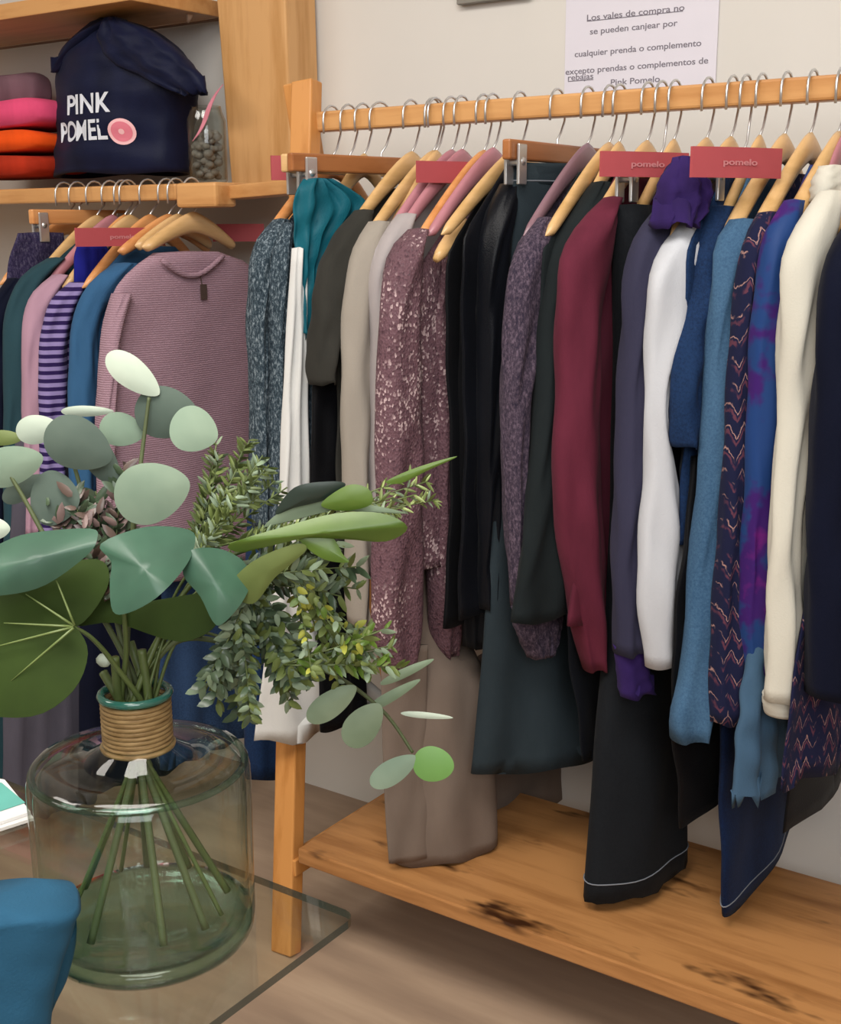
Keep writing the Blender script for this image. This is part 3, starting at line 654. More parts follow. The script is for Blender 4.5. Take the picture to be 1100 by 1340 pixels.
# black flared long dress between the frayed trousers and the jeans
garment('long_dress', 'plain black dress between the frayed trousers and the dark blue jeans', 'dress', 0.785, BLACK, seed=52, base_z=0.35,
        parts=[('body', [(600, 905, 960), (880, 880, 990), (1085, 890, 1000)], BLACK, 0, 0.014, dict(folds=2, amp=0.006, seed=53, Y=-0.1))])
garment('long_dress', 'dark blue-black dress behind the slate flared trousers', 'dress', 0.585, T('ink_cloth', '12151C', var=0.3), seed=54, base_z=0.4,
        parts=[('body', [(500, 735, 800), (800, 738, 830), (1000, 760, 850)], MC['ink_cloth'], 0, 0.012, dict(folds=2, amp=0.005, seed=55, Y=-0.1))])

# hem stitching on frayed trousers and jeans (sub details)
# --- extra empty hooks visible on the rail (hangers further back)
for X, lb in ((0.115, 'wooden hanger just left of the brown clip hanger on the rail'), (0.26, 'slim wooden hanger between the pink and the pale wooden ones'),
              (0.58, 'wooden hanger left of the red card band in mid rack'), (0.665, 'rounded wooden hanger top peeping over the mid-rack red card band'),
              (0.79, 'wooden hanger top peeping over the right red card band')):
    hanger(X, lb, half=0.12, t=0.009)
hanger(0.905, 'thin mauve hanger right of the golden trio', mat=W_HANGP, half=0.12, t=0.007)
hanger(0.96, 'wooden hanger right beside the cream sweater collar', half=0.12, t=0.009)

# --- red card bands
def band(name, px0, px1, pyt, pyb, X, Y, phi, label, txt=True, grp='red card bands over the hangers'):
    org = np.array([X, Y, 0.0]); ph = math.radians(phi)
    A = on_plane(px0, pyt, org, ph); B = on_plane(px1, pyt, org, ph); zt = (A[2] + B[2]) / 2
    C = on_plane(px0, pyb, org, ph); D = on_plane(px1, pyb, org, ph); zb2 = (C[2] + D[2]) / 2
    u = B - A; u[2] = 0; L = np.linalg.norm(u); u /= L; n = np.array([u[1], -u[0], 0])
    root = thing(name, label, 'card band', ((A[0] + B[0]) / 2, (A[1] + B[1]) / 2, zb2), grp)
    vs = []; ns = 14
    for s in (1, -1):
        for i in range(ns + 1):
            t = i / ns; p = A + u * L * t + n * (s * 0.0025 + 0.004 * math.sin(PI * t) )
            vs += [(p[0], p[1], zb2), (p[0], p[1], zt)]
    fs = []; k = 2 * (ns + 1)
    for i in range(ns):
        fs.append((2 * i, 2 * i + 2, 2 * i + 3, 2 * i + 1)); fs.append((k + 2 * i + 1, k + 2 * i + 3, k + 2 * i + 2, k + 2 * i))
        fs.append((2 * i + 1, 2 * i + 3, k + 2 * i + 3, k + 2 * i + 1)); fs.append((2 * i, k + 2 * i, k + 2 * i + 2, 2 * i + 2))
    fs += [(0, 1, k + 1, k), (2 * ns, k + 2 * ns, k + 2 * ns + 1, 2 * ns + 1)]
    build(MB().add(vs, fs), 'card', RED, root, smooth=False)
    if txt:
        tv, tf = text_mesh('pomelo', 0.013, bold=0.0003, align='CENTER')
        mid = A + u * L * 0.5; zc = (zt + zb2) / 2 - 0.003; vv = []
        for v in tv:
            p = mid + u * v.x * 1.35 + n * (0.0072 + v.z); vv.append((p[0], p[1], zc + v.y * 0.8))
        build(MB().add(vv, tf), 'lettering', plain('pale_pink_ink', 'C88084', 0.6), root, smooth=False)
    return root
band('card_band', 786, 900, 199, 232, 0.68, -0.15, 30, 'red card band with pale print, left of the violet collar')
band('card_band', 905, 1022, 193, 233, 0.83, -0.15, 30, 'red card band with pale print, right of the violet collar')
band('card_band', 354, 412, 204, 236, 0.03, -0.08, 35, 'red card band at the left end of the rack rail, by the upright', txt=False)
band('card_band', 545, 672, 212, 240, 0.345, -0.02, 25, 'red card band behind the pink hangers in mid rack', txt=False)

# ------------------------------------------------------------------ left rail garments
LN = 1.245
def lh(X, label, mat=W_HANG, **k): return hanger(X, label, mat=mat, zr=RZ + 0.004, neck=k.pop('neck', LN), group='hangers on the left rail', **k)
garment('waffle_sweater', 'mauve waffle-knit sweater turned to face out at the end of the left rail', 'sweater', -0.29, MAUVE, seed=60,
        parts=[('body', [(331, 200, 285), (345, 180, 318), (370, 155, 340), (400, 142, 345), (470, 138, 346), (600, 140, 350), (780, 140, 350)], MAUVE, 5, 0.03, dict(folds=2.0, amp=0.006, seed=61, Y=-0.02, wr=0.001)),
               ('sleeve', [(385, 146, 172), (430, 134, 160), (520, 126, 152), (640, 126, 152), (760, 130, 156)], MAUVE, 5, 0.028, dict(folds=1, amp=0.003, seed=62, Y=-0.19))])
sw = [o for o in bpy.data.objects if o.name.startswith('waffle_sweater')][0]
nk = MB(); org = np.array([-0.255, -0.02, 0])
pts = []
for t in np.linspace(0, 1, 13):
    px = 212 + (292 - 212) * t; py = 340 + 24 * math.sin(PI * t) - 6 * t; pts.append(on_plane(px, py, org, math.radians(5)))
nk.tube(pts, 0.005, 8); build(nk, 'neckband', MAUVE, sw)
tg = MB(); tp = on_plane(266, 382, org, 0)
tg.box((tp[0] + 0.0, tp[1] - 0.008, tp[2] - 0.014), (tp[0] + 0.002, tp[1] + 0.008, tp[2] + 0.014))
tg.tube([on_plane(262, 360, org, 0), tp], 0.001, 5)
build(tg, 'swing_tag', plain('kraft_tag', '4A3A34', 0.7), sw, smooth=False)
lh(-0.285, 'large pale wooden hanger inside the mauve waffle-knit sweater', neck=1.248, half=0.12, drop=0.055, t=0.014)
garment('long_sleeve_top', 'plain blue jersey top on the left rail beside the mauve sweater', 'top', -0.40, BLUEJ,
        RW_(-0.40, 1.19, 0.66, 0.07, 0.19, 0.19), [[(345, 150, 180), (365, 122, 172), (400, 100, 140), (500, 90, 128), (640, 90, 126), (760, 94, 128)]], seed=63)
lh(-0.40, 'wooden hanger inside the plain blue jersey top', W_HANG2)
garment('striped_top', 'purple and lilac striped top on the left rail', 'top', -0.455, STRIPE,
        RW_(-0.455, 1.18, 0.66, 0.07, 0.18, 0.19), [[(370, 90, 115), (390, 68, 106), (430, 54, 92), (520, 50, 88), (700, 50, 88)]], seed=64)
lh(-0.455, 'wooden hanger inside the purple striped top')
garment('long_sleeve_top', 'dusty pink jersey top on the left rail, left of the striped one', 'top', -0.505, PINKG,
        RW_(-0.505, 1.18, 0.66, 0.07, 0.18, 0.19), [[(360, 68, 90), (378, 46, 82), (410, 32, 66), (500, 28, 58), (700, 30, 58)]], seed=65)
lh(-0.505, 'pink-toned hanger inside the dusty pink jersey top', W_HANGP)
garment('knit_sweater', 'dark teal sweater on the left rail, left of the dusty pink top', 'sweater', -0.55, TEALD,
        RW_(-0.55, 1.20, 0.62, 0.07, 0.19, 0.19), [[(338, 62, 85), (355, 34, 70), (390, 12, 48), (500, 4, 38), (720, 4, 38)]], seed=66)
lh(-0.55, 'pale wooden hanger inside the dark teal sweater')
garment('long_sleeve_top', 'black-navy top at the far left frame edge on the left rail', 'top', -0.60, NAVY,
        RW_(-0.60, 1.19, 0.60, 0.07, 0.19, 0.19), [[(365, 8, 30), (400, -15, 14), (500, -22, 10), (720, -22, 8)]], seed=67)
garment('velvet_top', 'royal blue velvet top gathered under the red card band on the left rail', 'top', -0.435, ROYAL, seed=68,
        parts=[('body', [(322, 100, 140), (350, 96, 150), (400, 100, 150), (480, 104, 148)], ROYAL, 5, 0.016, dict(folds=4, amp=0.006, seed=69, Y=-0.1))])
garment('jacquard_skirt', 'plum and grey jacquard skirt clipped at the far left of the left rail', 'skirt', -0.60, PLUMJ, seed=70,
        parts=[('body', [(305, 22, 84), (340, 12, 86), (420, 5, 92), (560, 0, 96)], PLUMJ, 8, 0.01, dict(folds=2, amp=0.004, seed=71, Y=-0.08))])
lh(-0.60, 'golden wooden clip hanger gripping the plum jacquard skirt', W_HANG2, style='clip', half=0.12, neck=1.262)
lh(-0.35, 'small wooden hanger left of the largest pale hanger', W_HANG2, half=0.12, drop=0.06)
lh(-0.325, 'small wooden hanger directly behind the largest pale hanger', W_HANG, half=0.10, drop=0.05)
lh(-0.64, 'wooden hanger at the far left frame edge', W_HANG2)
lh(-0.47, 'wooden hanger under the left end of the left-rail red card band', W_HANG2, half=0.14)
band('card_band', 98, 214, 298, 322, -0.36, -0.08, 12, 'red card band on the left rail, left of the largest pale hanger')
band('card_band', 278, 345, 293, 316, -0.30, 0.15, 60, 'red card band under the shelf behind the mauve sweater', txt=False)
garment('denim_skirt', 'long mid-blue denim skirt hanging low behind the vase flowers', 'skirt', -0.33, DENIMM, seed=72, base_z=0.3,
        parts=[('body', [(420, 240, 320), (640, 215, 335), (1008, 206, 344)], DENIMM, 3, 0.025, dict(folds=4, amp=0.010, seed=73, Y=0.0))])
garment('long_dress', 'navy-black long dress low behind the vase, left of the denim skirt', 'dress', -0.36, NAVY, seed=74, base_z=0.4,
        parts=[('body', [(560, 120, 220), (850, 105, 232), (1040, 100, 235)], NAVY, 20, 0.02, dict(folds=3, amp=0.008, seed=75, Y=-0.1))])
garment('long_dress', 'grey-lilac long dress low at the left, beside the booklets', 'dress', -0.47, GREYL, seed=76, base_z=0.35,
        parts=[('body', [(560, 20, 120), (900, 5, 130), (1080, 0, 130)], GREYL, 20, 0.02, dict(folds=4, amp=0.009, seed=77, Y=-0.1))])
garment('long_dress', 'dark teal-grey long dress low at the far left frame edge', 'dress', -0.58, TEALD, seed=78, base_z=0.35,
        parts=[('body', [(560, -40, 60), (900, -50, 50), (1080, -55, 45)], TEALD, 20, 0.02, dict(folds=3, amp=0.009, seed=79, Y=-0.1))])

# ------------------------------------------------------------------ things on the left shelf
SZ = RZ + 0.019
def conform(vs, bvh, n):
    out = []
    for v in vs:
        o_ = Vector(v) - n * 0.3; hit = bvh.ray_cast(o_, n)[0]
        out.append(tuple((hit if hit else Vector(v)) - n * (0.0008 + 0.0006)))
    return out
BAGM = T('navy_nylon', '161B36', var=0.35, rough=0.5)
bag = thing('cloth_bag', 'slouched navy drawstring bag with white lettering and pink disc, on the shelf', 'bag', (P(160, 235, 1, 0.12)[0], 0.12, SZ))
brow = [(24, 138, 152), (32, 122, 168), (48, 100, 196), (70, 84, 222), (95, 76, 244), (118, 76, 258), (150, 76, 255), (180, 78, 250), (210, 72, 250), (232, 74, 248)]
bb = [0.015, 0.03, 0.045, 0.06, 0.07, 0.075, 0.08, 0.082, 0.085, 0.08]
rws = rows_px([r + (90, b_) for r, b_ in zip(brow, bb)], 0, 0.12, 90)
for r in rws: r[2] = max(r[2], SZ + 0.001)
bmb = loft3(rws, n=30, nt=56, folds=1.2, amp=0.006, top_amp=1.0, seed=80, sup=0.8, wr=0.003)
build(bmb, 'body', BAGM, bag)
bv = BVHTree.FromPolygons([Vector(v) for v in bmb.v], bmb.f)
# flap folds: pointed left ear and shaded hood
build(loft3(rows_px([(24, 142, 156, 90, 0.02), (45, 104, 140, 90, 0.025), (75, 78, 98, 90, 0.02), (96, 67, 80, 90, 0.008)], 0, 0.08, 90), n=14, nt=20, folds=1, amp=0.002, seed=81), 'flap', BAGM, bag)
build(loft3(rows_px([(25, 140, 160, 90, 0.02), (40, 132, 185, 90, 0.025), (60, 130, 215, 90, 0.03), (85, 150, 245, 90, 0.03), (105, 190, 268, 90, 0.025), (125, 235, 272, 90, 0.012)], 0, 0.065, 90), n=18, nt=24, folds=2.5, amp=0.006, top_amp=1, seed=82, wr=0.003), 'flap', BAGM, bag)
INKW = plain('white_print', 'D8DCE6', 0.6, var=0.03); PINKD = plain('pink_print', 'E07C8E', 0.6, var=0.05); PINKL = plain('pale_pink_print', 'F0BCC0', 0.6, var=0.03)
ny = Vector((0, 1, 0))
def bagtext(body, a0, a1, pyb, pyt, name, mat, bold=0.0004, slope=0.0):
    p0 = P(a0, pyb, 1, 0.04); p1 = P(a1, pyb, 1, 0.04); p2 = P(a0, pyt, 1, 0.04)
    vs, fs = text_mesh(body, 0.02, bold=bold, extrude=0); xs = [v.x for v in vs]; ys = [v.y for v in vs]
    kx = (p1[0] - p0[0]) / (max(xs) - min(xs)); kz = (p2[2] - p0[2]) / (max(ys) - min(ys)); x_m, y_m = min(xs), min(ys)
    vv = [(p0[0] + (v.x - x_m) * kx, 0.02, p0[2] + (v.y - y_m) * kz + slope * (v.x - x_m) * kx) for v in vs]
    build(MB().add(conform(vv, bv, ny), fs), name, mat, bag, smooth=False)
bagtext('PINK', 88, 146, 151, 125, 'lettering', INKW, bold=0.0004)
bagtext('POMEL', 76, 143, 187, 160, 'lettering', INKW, bold=0.0004)
def disc(cx, cy, r, lift, name, mat, r0=0.0):
    c = P(cx, cy, 1, 0.04); rr = r / F * 2.35; vs = []; n = 28; rings = 3
    fs = []
    for j in range(rings + 1):
        q = rr * (r0 + (1 - r0) * j / rings)
        for k in range(n): vs.append((c[0] + q * math.cos(2 * PI * k / n) * 1.18, 0.02, c[2] + q * math.sin(2 * PI * k / n)))
    for j in range(rings):
        for k in range(n): fs.append((j * n + k, j * n + (k + 1) % n, (j + 1) * n + (k + 1) % n, (j + 1) * n + k))
    vv = [(v[0], v[1] - lift, v[2]) for v in conform(vs, bv, ny)]
    build(MB().add(vv, fs), name, mat, bag, smooth=False)
disc(157, 172, 17, 0.0, 'pink_disc', PINKL); disc(157, 172, 13, 0.0006, 'pink_disc', PINKD); disc(157, 172, 3.5, 0.0012, 'pink_disc', PINKL)
# jar of pebbles with pink ribbon
jc = P(273, 236, 2, SZ); jc = P(273, 236, 1, 0.06)
jar = thing('glass_jar', 'small glass jar of grey pebbles with pink ribbon, beside the navy bag on the shelf', 'jar', (jc[0], 0.06, SZ))
R_ = 0.036
GLJ = glassmat('clear_glass', 'F2F4F2', 'A8B4B0')
build(MB().lathe([(0.001, 0), (R_ - 0.004, 0), (R_, 0.006), (R_, 0.115), (R_ - 0.006, 0.13), (R_ - 0.008, 0.14), (R_ - 0.010, 0.14), (R_ - 0.008, 0.128), (R_ - 0.0025, 0.112), (R_ - 0.0025, 0.008), (0.001, 0.004)], (jc[0], 0.06, SZ), 40), 'glass', GLJ, jar)
pb = MB(); rnd = random.Random(3)
def blob(mb, c, r, sq=(1, 1, 0.8), n=8, m=5):
    vs = []; fs = []
    for i in range(m + 1):
        ph = PI * i / m
        for k in range(n): vs.append((c[0] + r * sq[0] * math.sin(ph) * math.cos(2 * PI * k / n), c[1] + r * sq[1] * math.sin(ph) * math.sin(2 * PI * k / n), c[2] + r * sq[2] * math.cos(ph)))
    for i in range(m):
        for k in range(n): fs.append((i * n + k, i * n + (k + 1) % n, (i + 1) * n + (k + 1) % n, (i + 1) * n + k))
    mb.add(vs, fs)
for i in range(90):
    a_ = rnd.uniform(0, 2 * PI); q = (R_ - 0.013) * math.sqrt(rnd.random()); blob(pb, (jc[0] + q * math.cos(a_), 0.06 + q * math.sin(a_), SZ + 0.013 + rnd.random() * 0.08), rnd.uniform(0.007, 0.0098))
tag(build(pb, 'pebbles', plain('pebble', '8C857E', 0.6, var=0.5, scale=90), jar), kind='stuff')
rb = MB(); q0 = P(287, 115, 1, 0.02); q1 = P(255, 180, 1, 0.02)
d_r = (q1 - q0); vs = []
for i in range(9):
    t = i / 8; p = q0 + d_r * t; p[1] = 0.022 - 0.004 * math.sin(t * 6)
    wv_ = 0.010; vs += [(p[0] - wv_, p[1], p[2] - 0.006), (p[0] + wv_, p[1] - 0.002, p[2] + 0.006)]
rb.add(vs, [(2 * i, 2 * i + 1, 2 * i + 3, 2 * i + 2) for i in range(8)])
build(rb, 'ribbon', plain('pink_ribbon', 'D8889A', 0.5), jar, solid=0.001)
# folded knitwear stack
def folded(name, label, px0, px1, pyt, pyb, Y, mat, depth=0.09, cat='sweater', seed=0):
    A = P(px0, pyb, 1, Y); B = P(px1, pyt, 1, Y); C = P(px1, pyb, 1, Y)
    zb2, zt = A[2], P((px0 + px1) / 2, pyt, 1, Y)[2]; x0, x1 = A[0], C[0]
    r = (zt - zb2) / 2; n = 40; vs = []; fs = []; prof = []
    for k in range(n):
        th = 2 * PI * k / n; ct, st = math.cos(th), math.sin(th)
        prof.append((math.copysign(abs(ct) ** 0.35, ct), math.copysign(abs(st) ** 0.6, st)))
    m = 10
    for j in range(m + 1):
        v = -1 + 2 * j / m; y = Y + depth / 2 * 1 + v * depth; s = (1 - abs(v) ** 4) ** 0.3 if abs(v) < 1 else 0.4
        for k, (a_, b_) in enumerate(prof):
            wob = 0.003 * math.sin(3 * a_ + seed + 2 * v)
            vs.append(((x0 + x1) / 2 + a_ * (x1 - x0) / 2 * (0.9 + 0.1 * s), y, (zt + zb2) / 2 + b_ * r * (0.75 + 0.25 * s) + wob * (1 if b_ > 0 else 0.2)))
    for j in range(m):
        for k in range(n): fs.append((j * n + k, j * n + (k + 1) % n, (j + 1) * n + (k + 1) % n, (j + 1) * n + k))
    fs.append(tuple(range(n))[::-1]); fs.append(tuple(m * n + k for k in range(n)))
    return tag(build(MB().add(vs, fs), name, mat), label, cat)
folded('folded_sweater', 'folded hot-pink knit, on top of the orange ones beside the navy bag', -70, 78, 134, 176, 0.06, T('hot_pink_knit', 'E0507A', var=0.2), seed=1)
folded('folded_sweater', 'folded bright orange knit directly under the hot-pink one', -70, 72, 174, 206, 0.06, T('orange_knit', 'EE5518', var=0.2), seed=2)
folded('folded_sweater', 'folded red-orange knit, lowest of the pile beside the navy bag', -70, 70, 204, 236, 0.06, T('red_orange_knit', 'B8341C', var=0.3), seed=4)
mh = MB(); hc = P(22, 138, 1, 0.2)
folded('folded_scarf', 'dusty mauve rolled scarf lying behind the hot-pink knit', -60, 52, 98, 150, 0.14, T('dusty_mauve_knit', '7A5C66', var=0.3), depth=0.03, cat='scarf', seed=5)
# small pale ornament hanging by the post, top
oc = P(248, 20, 1, 0.18)
om = MB().tube([oc + np.array([0.012, 0, 0.05]), oc + np.array([0.004, -0.005, 0.015]), oc, oc + np.array([-0.008, 0.002, -0.012])], [0.002, 0.004, 0.007, 0.003], 8)
tag(build(om, 'ribbon_bow', plain('cream_ribbon', 'D6B8A0', 0.6)), 'small cream ribbon knot hanging beside the upright post', 'ribbon')

# ------------------------------------------------------------------ glass table
TZ = 0.60
TX, TY = 0.762, -0.886
tab = thing('glass_table', 'clear glass display table with polished dark edge under the vase', 'table', (0.3, -1.4, 0))
GT = glassmat('table_glass', 'F4F7F4', 'DCE8E0', gloss=0.02)
def rounded_plate(x0, y0, x1, y1, z0, z1, r):
    vs = []; pts = []
    for cx, cy, a0 in ((x1 - r, y1 - r, 0), (x0 + r, y1 - r, 90), (x0 + r, y0 + r, 180), (x1 - r, y0 + r, 270)):
        for k in range(5): a_ = math.radians(a0 + 22.5 * k); pts.append((cx + r * math.cos(a_), cy + r * math.sin(a_)))
    return pts
pts = rounded_plate(-0.3, -2.3, TX, TY, 0, 0, 0.014); n = len(pts)
m = MB().add([(p[0], p[1], TZ) for p in pts] + [(p[0], p[1], TZ - 0.008) for p in pts], [tuple(range(n)), tuple(range(2 * n - 1, n - 1, -1))])
build(m, 'glass_top', GT, tab, smooth=False)
m = MB().add([(p[0], p[1], TZ) for p in pts] + [(p[0], p[1], TZ - 0.008) for p in pts], [(i, (i + 1) % n, n + (i + 1) % n, n + i) for i in range(n)])
s = NT('glass_edge'); s.setp(0.12, 0.6); s.b.inputs['Base Color'].default_value = rgb('2E3A36'); s.b.inputs['Alpha'].default_value = 0.85
build(m, 'polished_edge', s.m, tab, smooth=False)
for lx, ly in ((-0.22, -2.2), (-0.22, -1.05), (0.45, -2.2)):
    build(MB().tube([(lx, ly, 0), (lx, ly, TZ - 0.009)], 0.02, 16), 'leg', STEEL, tab)

# ------------------------------------------------------------------ vase
vb = P(196, 1224, 2, TZ)
VR = 0.0955; VH = 0.172
vase = thing('glass_vase', 'wide round clear glass vase with straw-wrapped neck on the glass table', 'vase', (vb[0], vb[1], TZ + 0.001))
VG = glassmat('sea_glass', 'F6FBF8', '9CC2B8', gloss=0.03, k=0.3, edgepow=4.0)
VG2 = glassmat('thick_green_glass', 'E4F5EE', '6CB8A6', gloss=0.03, k=0.4, edgepow=2.0)
R = VR; H = VH; rn = 0.026
prof = [(0.001, 0.0), (R * 0.8, 0), (R * 0.94, 0.003), (R * 0.985, 0.010), (R, 0.022), (R * 1.005, H * 0.5), (R * 1.01, H - 0.03), (R * 1.005, H - 0.014), (R * 0.985, H - 0.006), (R * 0.95, H - 0.001), (R * 0.88, H + 0.001), (R * 0.75, H + 0.001),
        (R * 0.5, H + 0.001), (rn * 1.75, H + 0.004), (rn * 1.3, H + 0.011), (rn * 1.05, H + 0.022), (rn, H + 0.03), (rn * 1.0, H + 0.052), (rn * 1.12, H + 0.060)]
c3 = (vb[0], vb[1], TZ + 0.0012)
build(MB().lathe(prof, c3, 96), 'glass_body', VG, vase)
inner = [(0.001, 0.012), (R * 0.7, 0.010), (R * 0.9, 0.016), (R * 0.95, 0.03), (R * 0.96, H - 0.03), (R * 0.93, H - 0.013), (R * 0.86, H - 0.006), (rn * 1.8, H - 0.002)]
build(MB().lathe(inner, c3, 96), 'inner_wall', VG, vase)
build(MB().lathe([(0.001, 0.0125), (R * 0.66, 0.0105), (R * 0.9, 0.0165), (R * 0.97, 0.02), (R * 0.965, 0.006), (R * 0.8, 0.0015), (0.001, 0.0015)], c3, 96), 'thick_base', VG2, vase)
rb_ = [(R * 0.955 + 0.0035 * math.cos(t), H - 0.0065 + 0.003 * math.sin(t)) for t in np.linspace(0, 2 * PI, 9)[:-1]]
build(MB().lathe(rb_, c3, 96, close=True), 'shoulder_ring', VG2, vase)
# rim
rimp = [(rn * 1.12 + 0.0035 * math.cos(t), H + 0.060 + 0.0035 * math.sin(t)) for t in np.linspace(0, 2 * PI, 9)[:-1]]
RIMM = plain('green_rim_glass', '2E6458', 0.1, 0.8); build(MB().lathe(rimp, c3, 64, close=True), 'rim', RIMM, vase)
# twine wrap : stacked rings
tw = MB()
for i in range(11):
    z = H + 0.013 + i * 0.0040; rr = rn * 1.03 + 0.0015 + (0.002 if i == 0 else 0)
    tw.lathe([(rr + 0.0023 * math.cos(t), z + 0.0024 * math.sin(t)) for t in np.linspace(0, 2 * PI, 9)[:-1]], c3, 48, close=True)
ST = NT('straw_twine'); ST.setp(0.6, 0.3); fz = ST.noise(ST.mapping((1, 1, 6)), 60, 4)
ST.l(ST.ramp(fz, [(0.3, rgb('705632')), (0.7, rgb('9E8258'))]), ST.b.inputs['Base Color'])
build(tw, 'straw_wrap', ST.m, vase)
VTOP = np.array([c3[0], c3[1], c3[2] + H + 0.058])
VDEP = float((RW.T @ (VTOP - CAM))[2])

# ------------------------------------------------------------------ bouquet
EUC = leafmat('eucalyptus_pale', '889A86', '748876', rough=0.7, spec=0.3)
EUCG = leafmat('eucalyptus_grey', '5E6C62', '4C5A52', rough=0.75, spec=0.25)
EUCW = leafmat('eucalyptus_white', 'BEC8B8', 'A6B4A4', rough=0.6, spec=0.3)
BIGL = leafmat('glossy_blue_green', '40624F', '324F40', rough=0.4, spec=0.4)
MON = leafmat('monstera_green', '33441A', '283614', rough=0.65, spec=0.1)
LIME = leafmat('lime_green', '5A7428', '46601C', rough=0.4)
LIMEB = leafmat('bright_green', '6E9A50', '5E8A42', rough=0.5)
OLIVE = leafmat('olive_green', '6C7A40', '55632E', rough=0.6)
SAGE = leafmat('sage_green', '83947A', '66785E', rough=0.6)
STEMM = leafmat('stem_green', '5C6A38', '46542A', rough=0.5)
STEMV = leafmat('stem_moss', '56603C', '444E2E', rough=0.6)
STEMB = leafmat('stem_brown', '6A5A44', '4A3E30', rough=0.6)
YEL = leafmat('yellow_bud', 'A8A840', '92963A', rough=0.6)
DKL = leafmat('dark_green', '2E3C34', '1E2A24', rough=0.35)
def curve_pts(pl, n=30):
    pl = np.array(pl, float); m = len(pl); out = []
    for i in range(m):
        p0, p1, p2, p3 = pl[(i - 1) % m], pl[i], pl[(i + 1) % m], pl[(i + 2) % m]
        k = max(2, n // m)
        for j in range(k):
            t = j / k; out.append(0.5 * ((2 * p1) + (-p0 + p2) * t + (2 * p0 - 5 * p1 + 4 * p2 - p3) * t * t + (-p0 + 3 * p1 - 3 * p2 + p3) * t**3))
    return np.array(out)
def big_leaf(outline, depth, slant=(0, 0), bulge=0.01, fold=None, n=40, rings=6, curl=0.0):
    """leaf with its own distance; slant = metres of extra depth per 100 px in x,y; bulge bows it toward the viewer"""
    o = curve_pts(outline, n); c = o.mean(axis=0); ns = len(o); vs = []; fs = []
    def pt(p, r):
        dx, dy = (p - c) / 100.0
        d = depth + dx * slant[0] + dy * slant[1] - 0.45 * bulge * (1 - r * r) + curl * (dx * dx)
        if fold is not None:
            nx, ny_, am = fold; d += am * abs(dx * nx + dy * ny_)
        return PD(p[0], p[1], d)
    vs.append(pt(c, 0))
    for j in range(1, rings + 1):
        for k in range(ns): r = j / rings; vs.append(pt(c + (o[k] - c) * r, r))
    for k in range(ns): fs.append((0, 1 + k, 1 + (k + 1) % ns))
    for j in range(rings - 1):
        for k in range(ns): a_ = 1 + j * ns + k; b_ = 1 + j * ns + (k + 1) % ns; fs.append((a_, b_, b_ + ns, a_ + ns))
    return MB().add(vs, fs)
def ell(cx, cy, a, b, ang, tip=0.15, n=10):
    an = math.radians(ang); out = []
    for k in range(n):
        t = 2 * PI * k / n; x = a * math.cos(t) * (1 + tip * math.cos(t) ** 3 * (1 if math.cos(t) > 0 else 0)); y = b * math.sin(t) * (1 - 0.12 * math.cos(t))
        out.append((cx + x * math.cos(an) - y * math.sin(an), cy + x * math.sin(an) + y * math.cos(an)))
    return out
def stem_to(pts_px, r0=0.003, r1=0.0015):
    """pixel/depth way-points -> 3D, starting inside the vase neck"""
    P3 = [PD(x, y, d) for x, y, d in pts_px]; return P3
def spline3(P3, n=16):
    P3 = np.array(P3); m = len(P3); out = []
    for i in range(m - 1):
        p0 = P3[max(i - 1, 0)]; p1 = P3[i]; p2 = P3[i + 1]; p3 = P3[min(i + 2, m - 1)]
        for j in range(n):
            t = j / n; out.append(0.5 * ((2 * p1) + (-p0 + p2) * t + (2 * p0 - 5 * p1 + 4 * p2 - p3) * t * t + (-p0 + 3 * p1 - 3 * p2 + p3) * t**3))
    out.append(P3[-1]); return out
vdirs = [0]
def in_vase(k, spread=0.75, zlow=0.03):
    """points of a stem inside the vase: foot, then neck"""
    a_ = k * 2.399; foot = np.array([c3[0] + R * spread * math.cos(a_), c3[1] + R * spread * math.sin(a_), c3[2] + zlow])
    neck = np.array([c3[0] + 0.012 * math.cos(a_ + PI), c3[1] + 0.012 * math.sin(a_ + PI), c3[2] + H + 0.04])
    n0_ = np.array([c3[0] + 0.008 * math.cos(a_), c3[1] + 0.008 * math.sin(a_), c3[2] + H - 0.01])
    return [foot, n0_, neck]
D0 = VDEP
def branch(name, label, cat, way, leaves, k, mat_stem=STEMM, r=0.0036, group='stems in the vase'):
    root = thing(name, label, cat, tuple(in_vase(k)[0]), group)
    P3 = in_vase(k) + [PD(x, y, d) for x, y, d in way]
    sp = spline3(P3, 10); build(MB().tube(sp, [r * (1 - 0.6 * i / len(sp)) for i in range(len(sp))], 7), 'stem', mat_stem, root)
    for lf in leaves:
        outline, dep, sl, bu, mt = lf[:5]; fold = lf[5] if len(lf) > 5 else None; nm = lf[6] if len(lf) > 6 else 'leaf'
        build(big_leaf(outline, dep, sl, bu, fold), nm, mt, root, solid=0.0008)
    return root
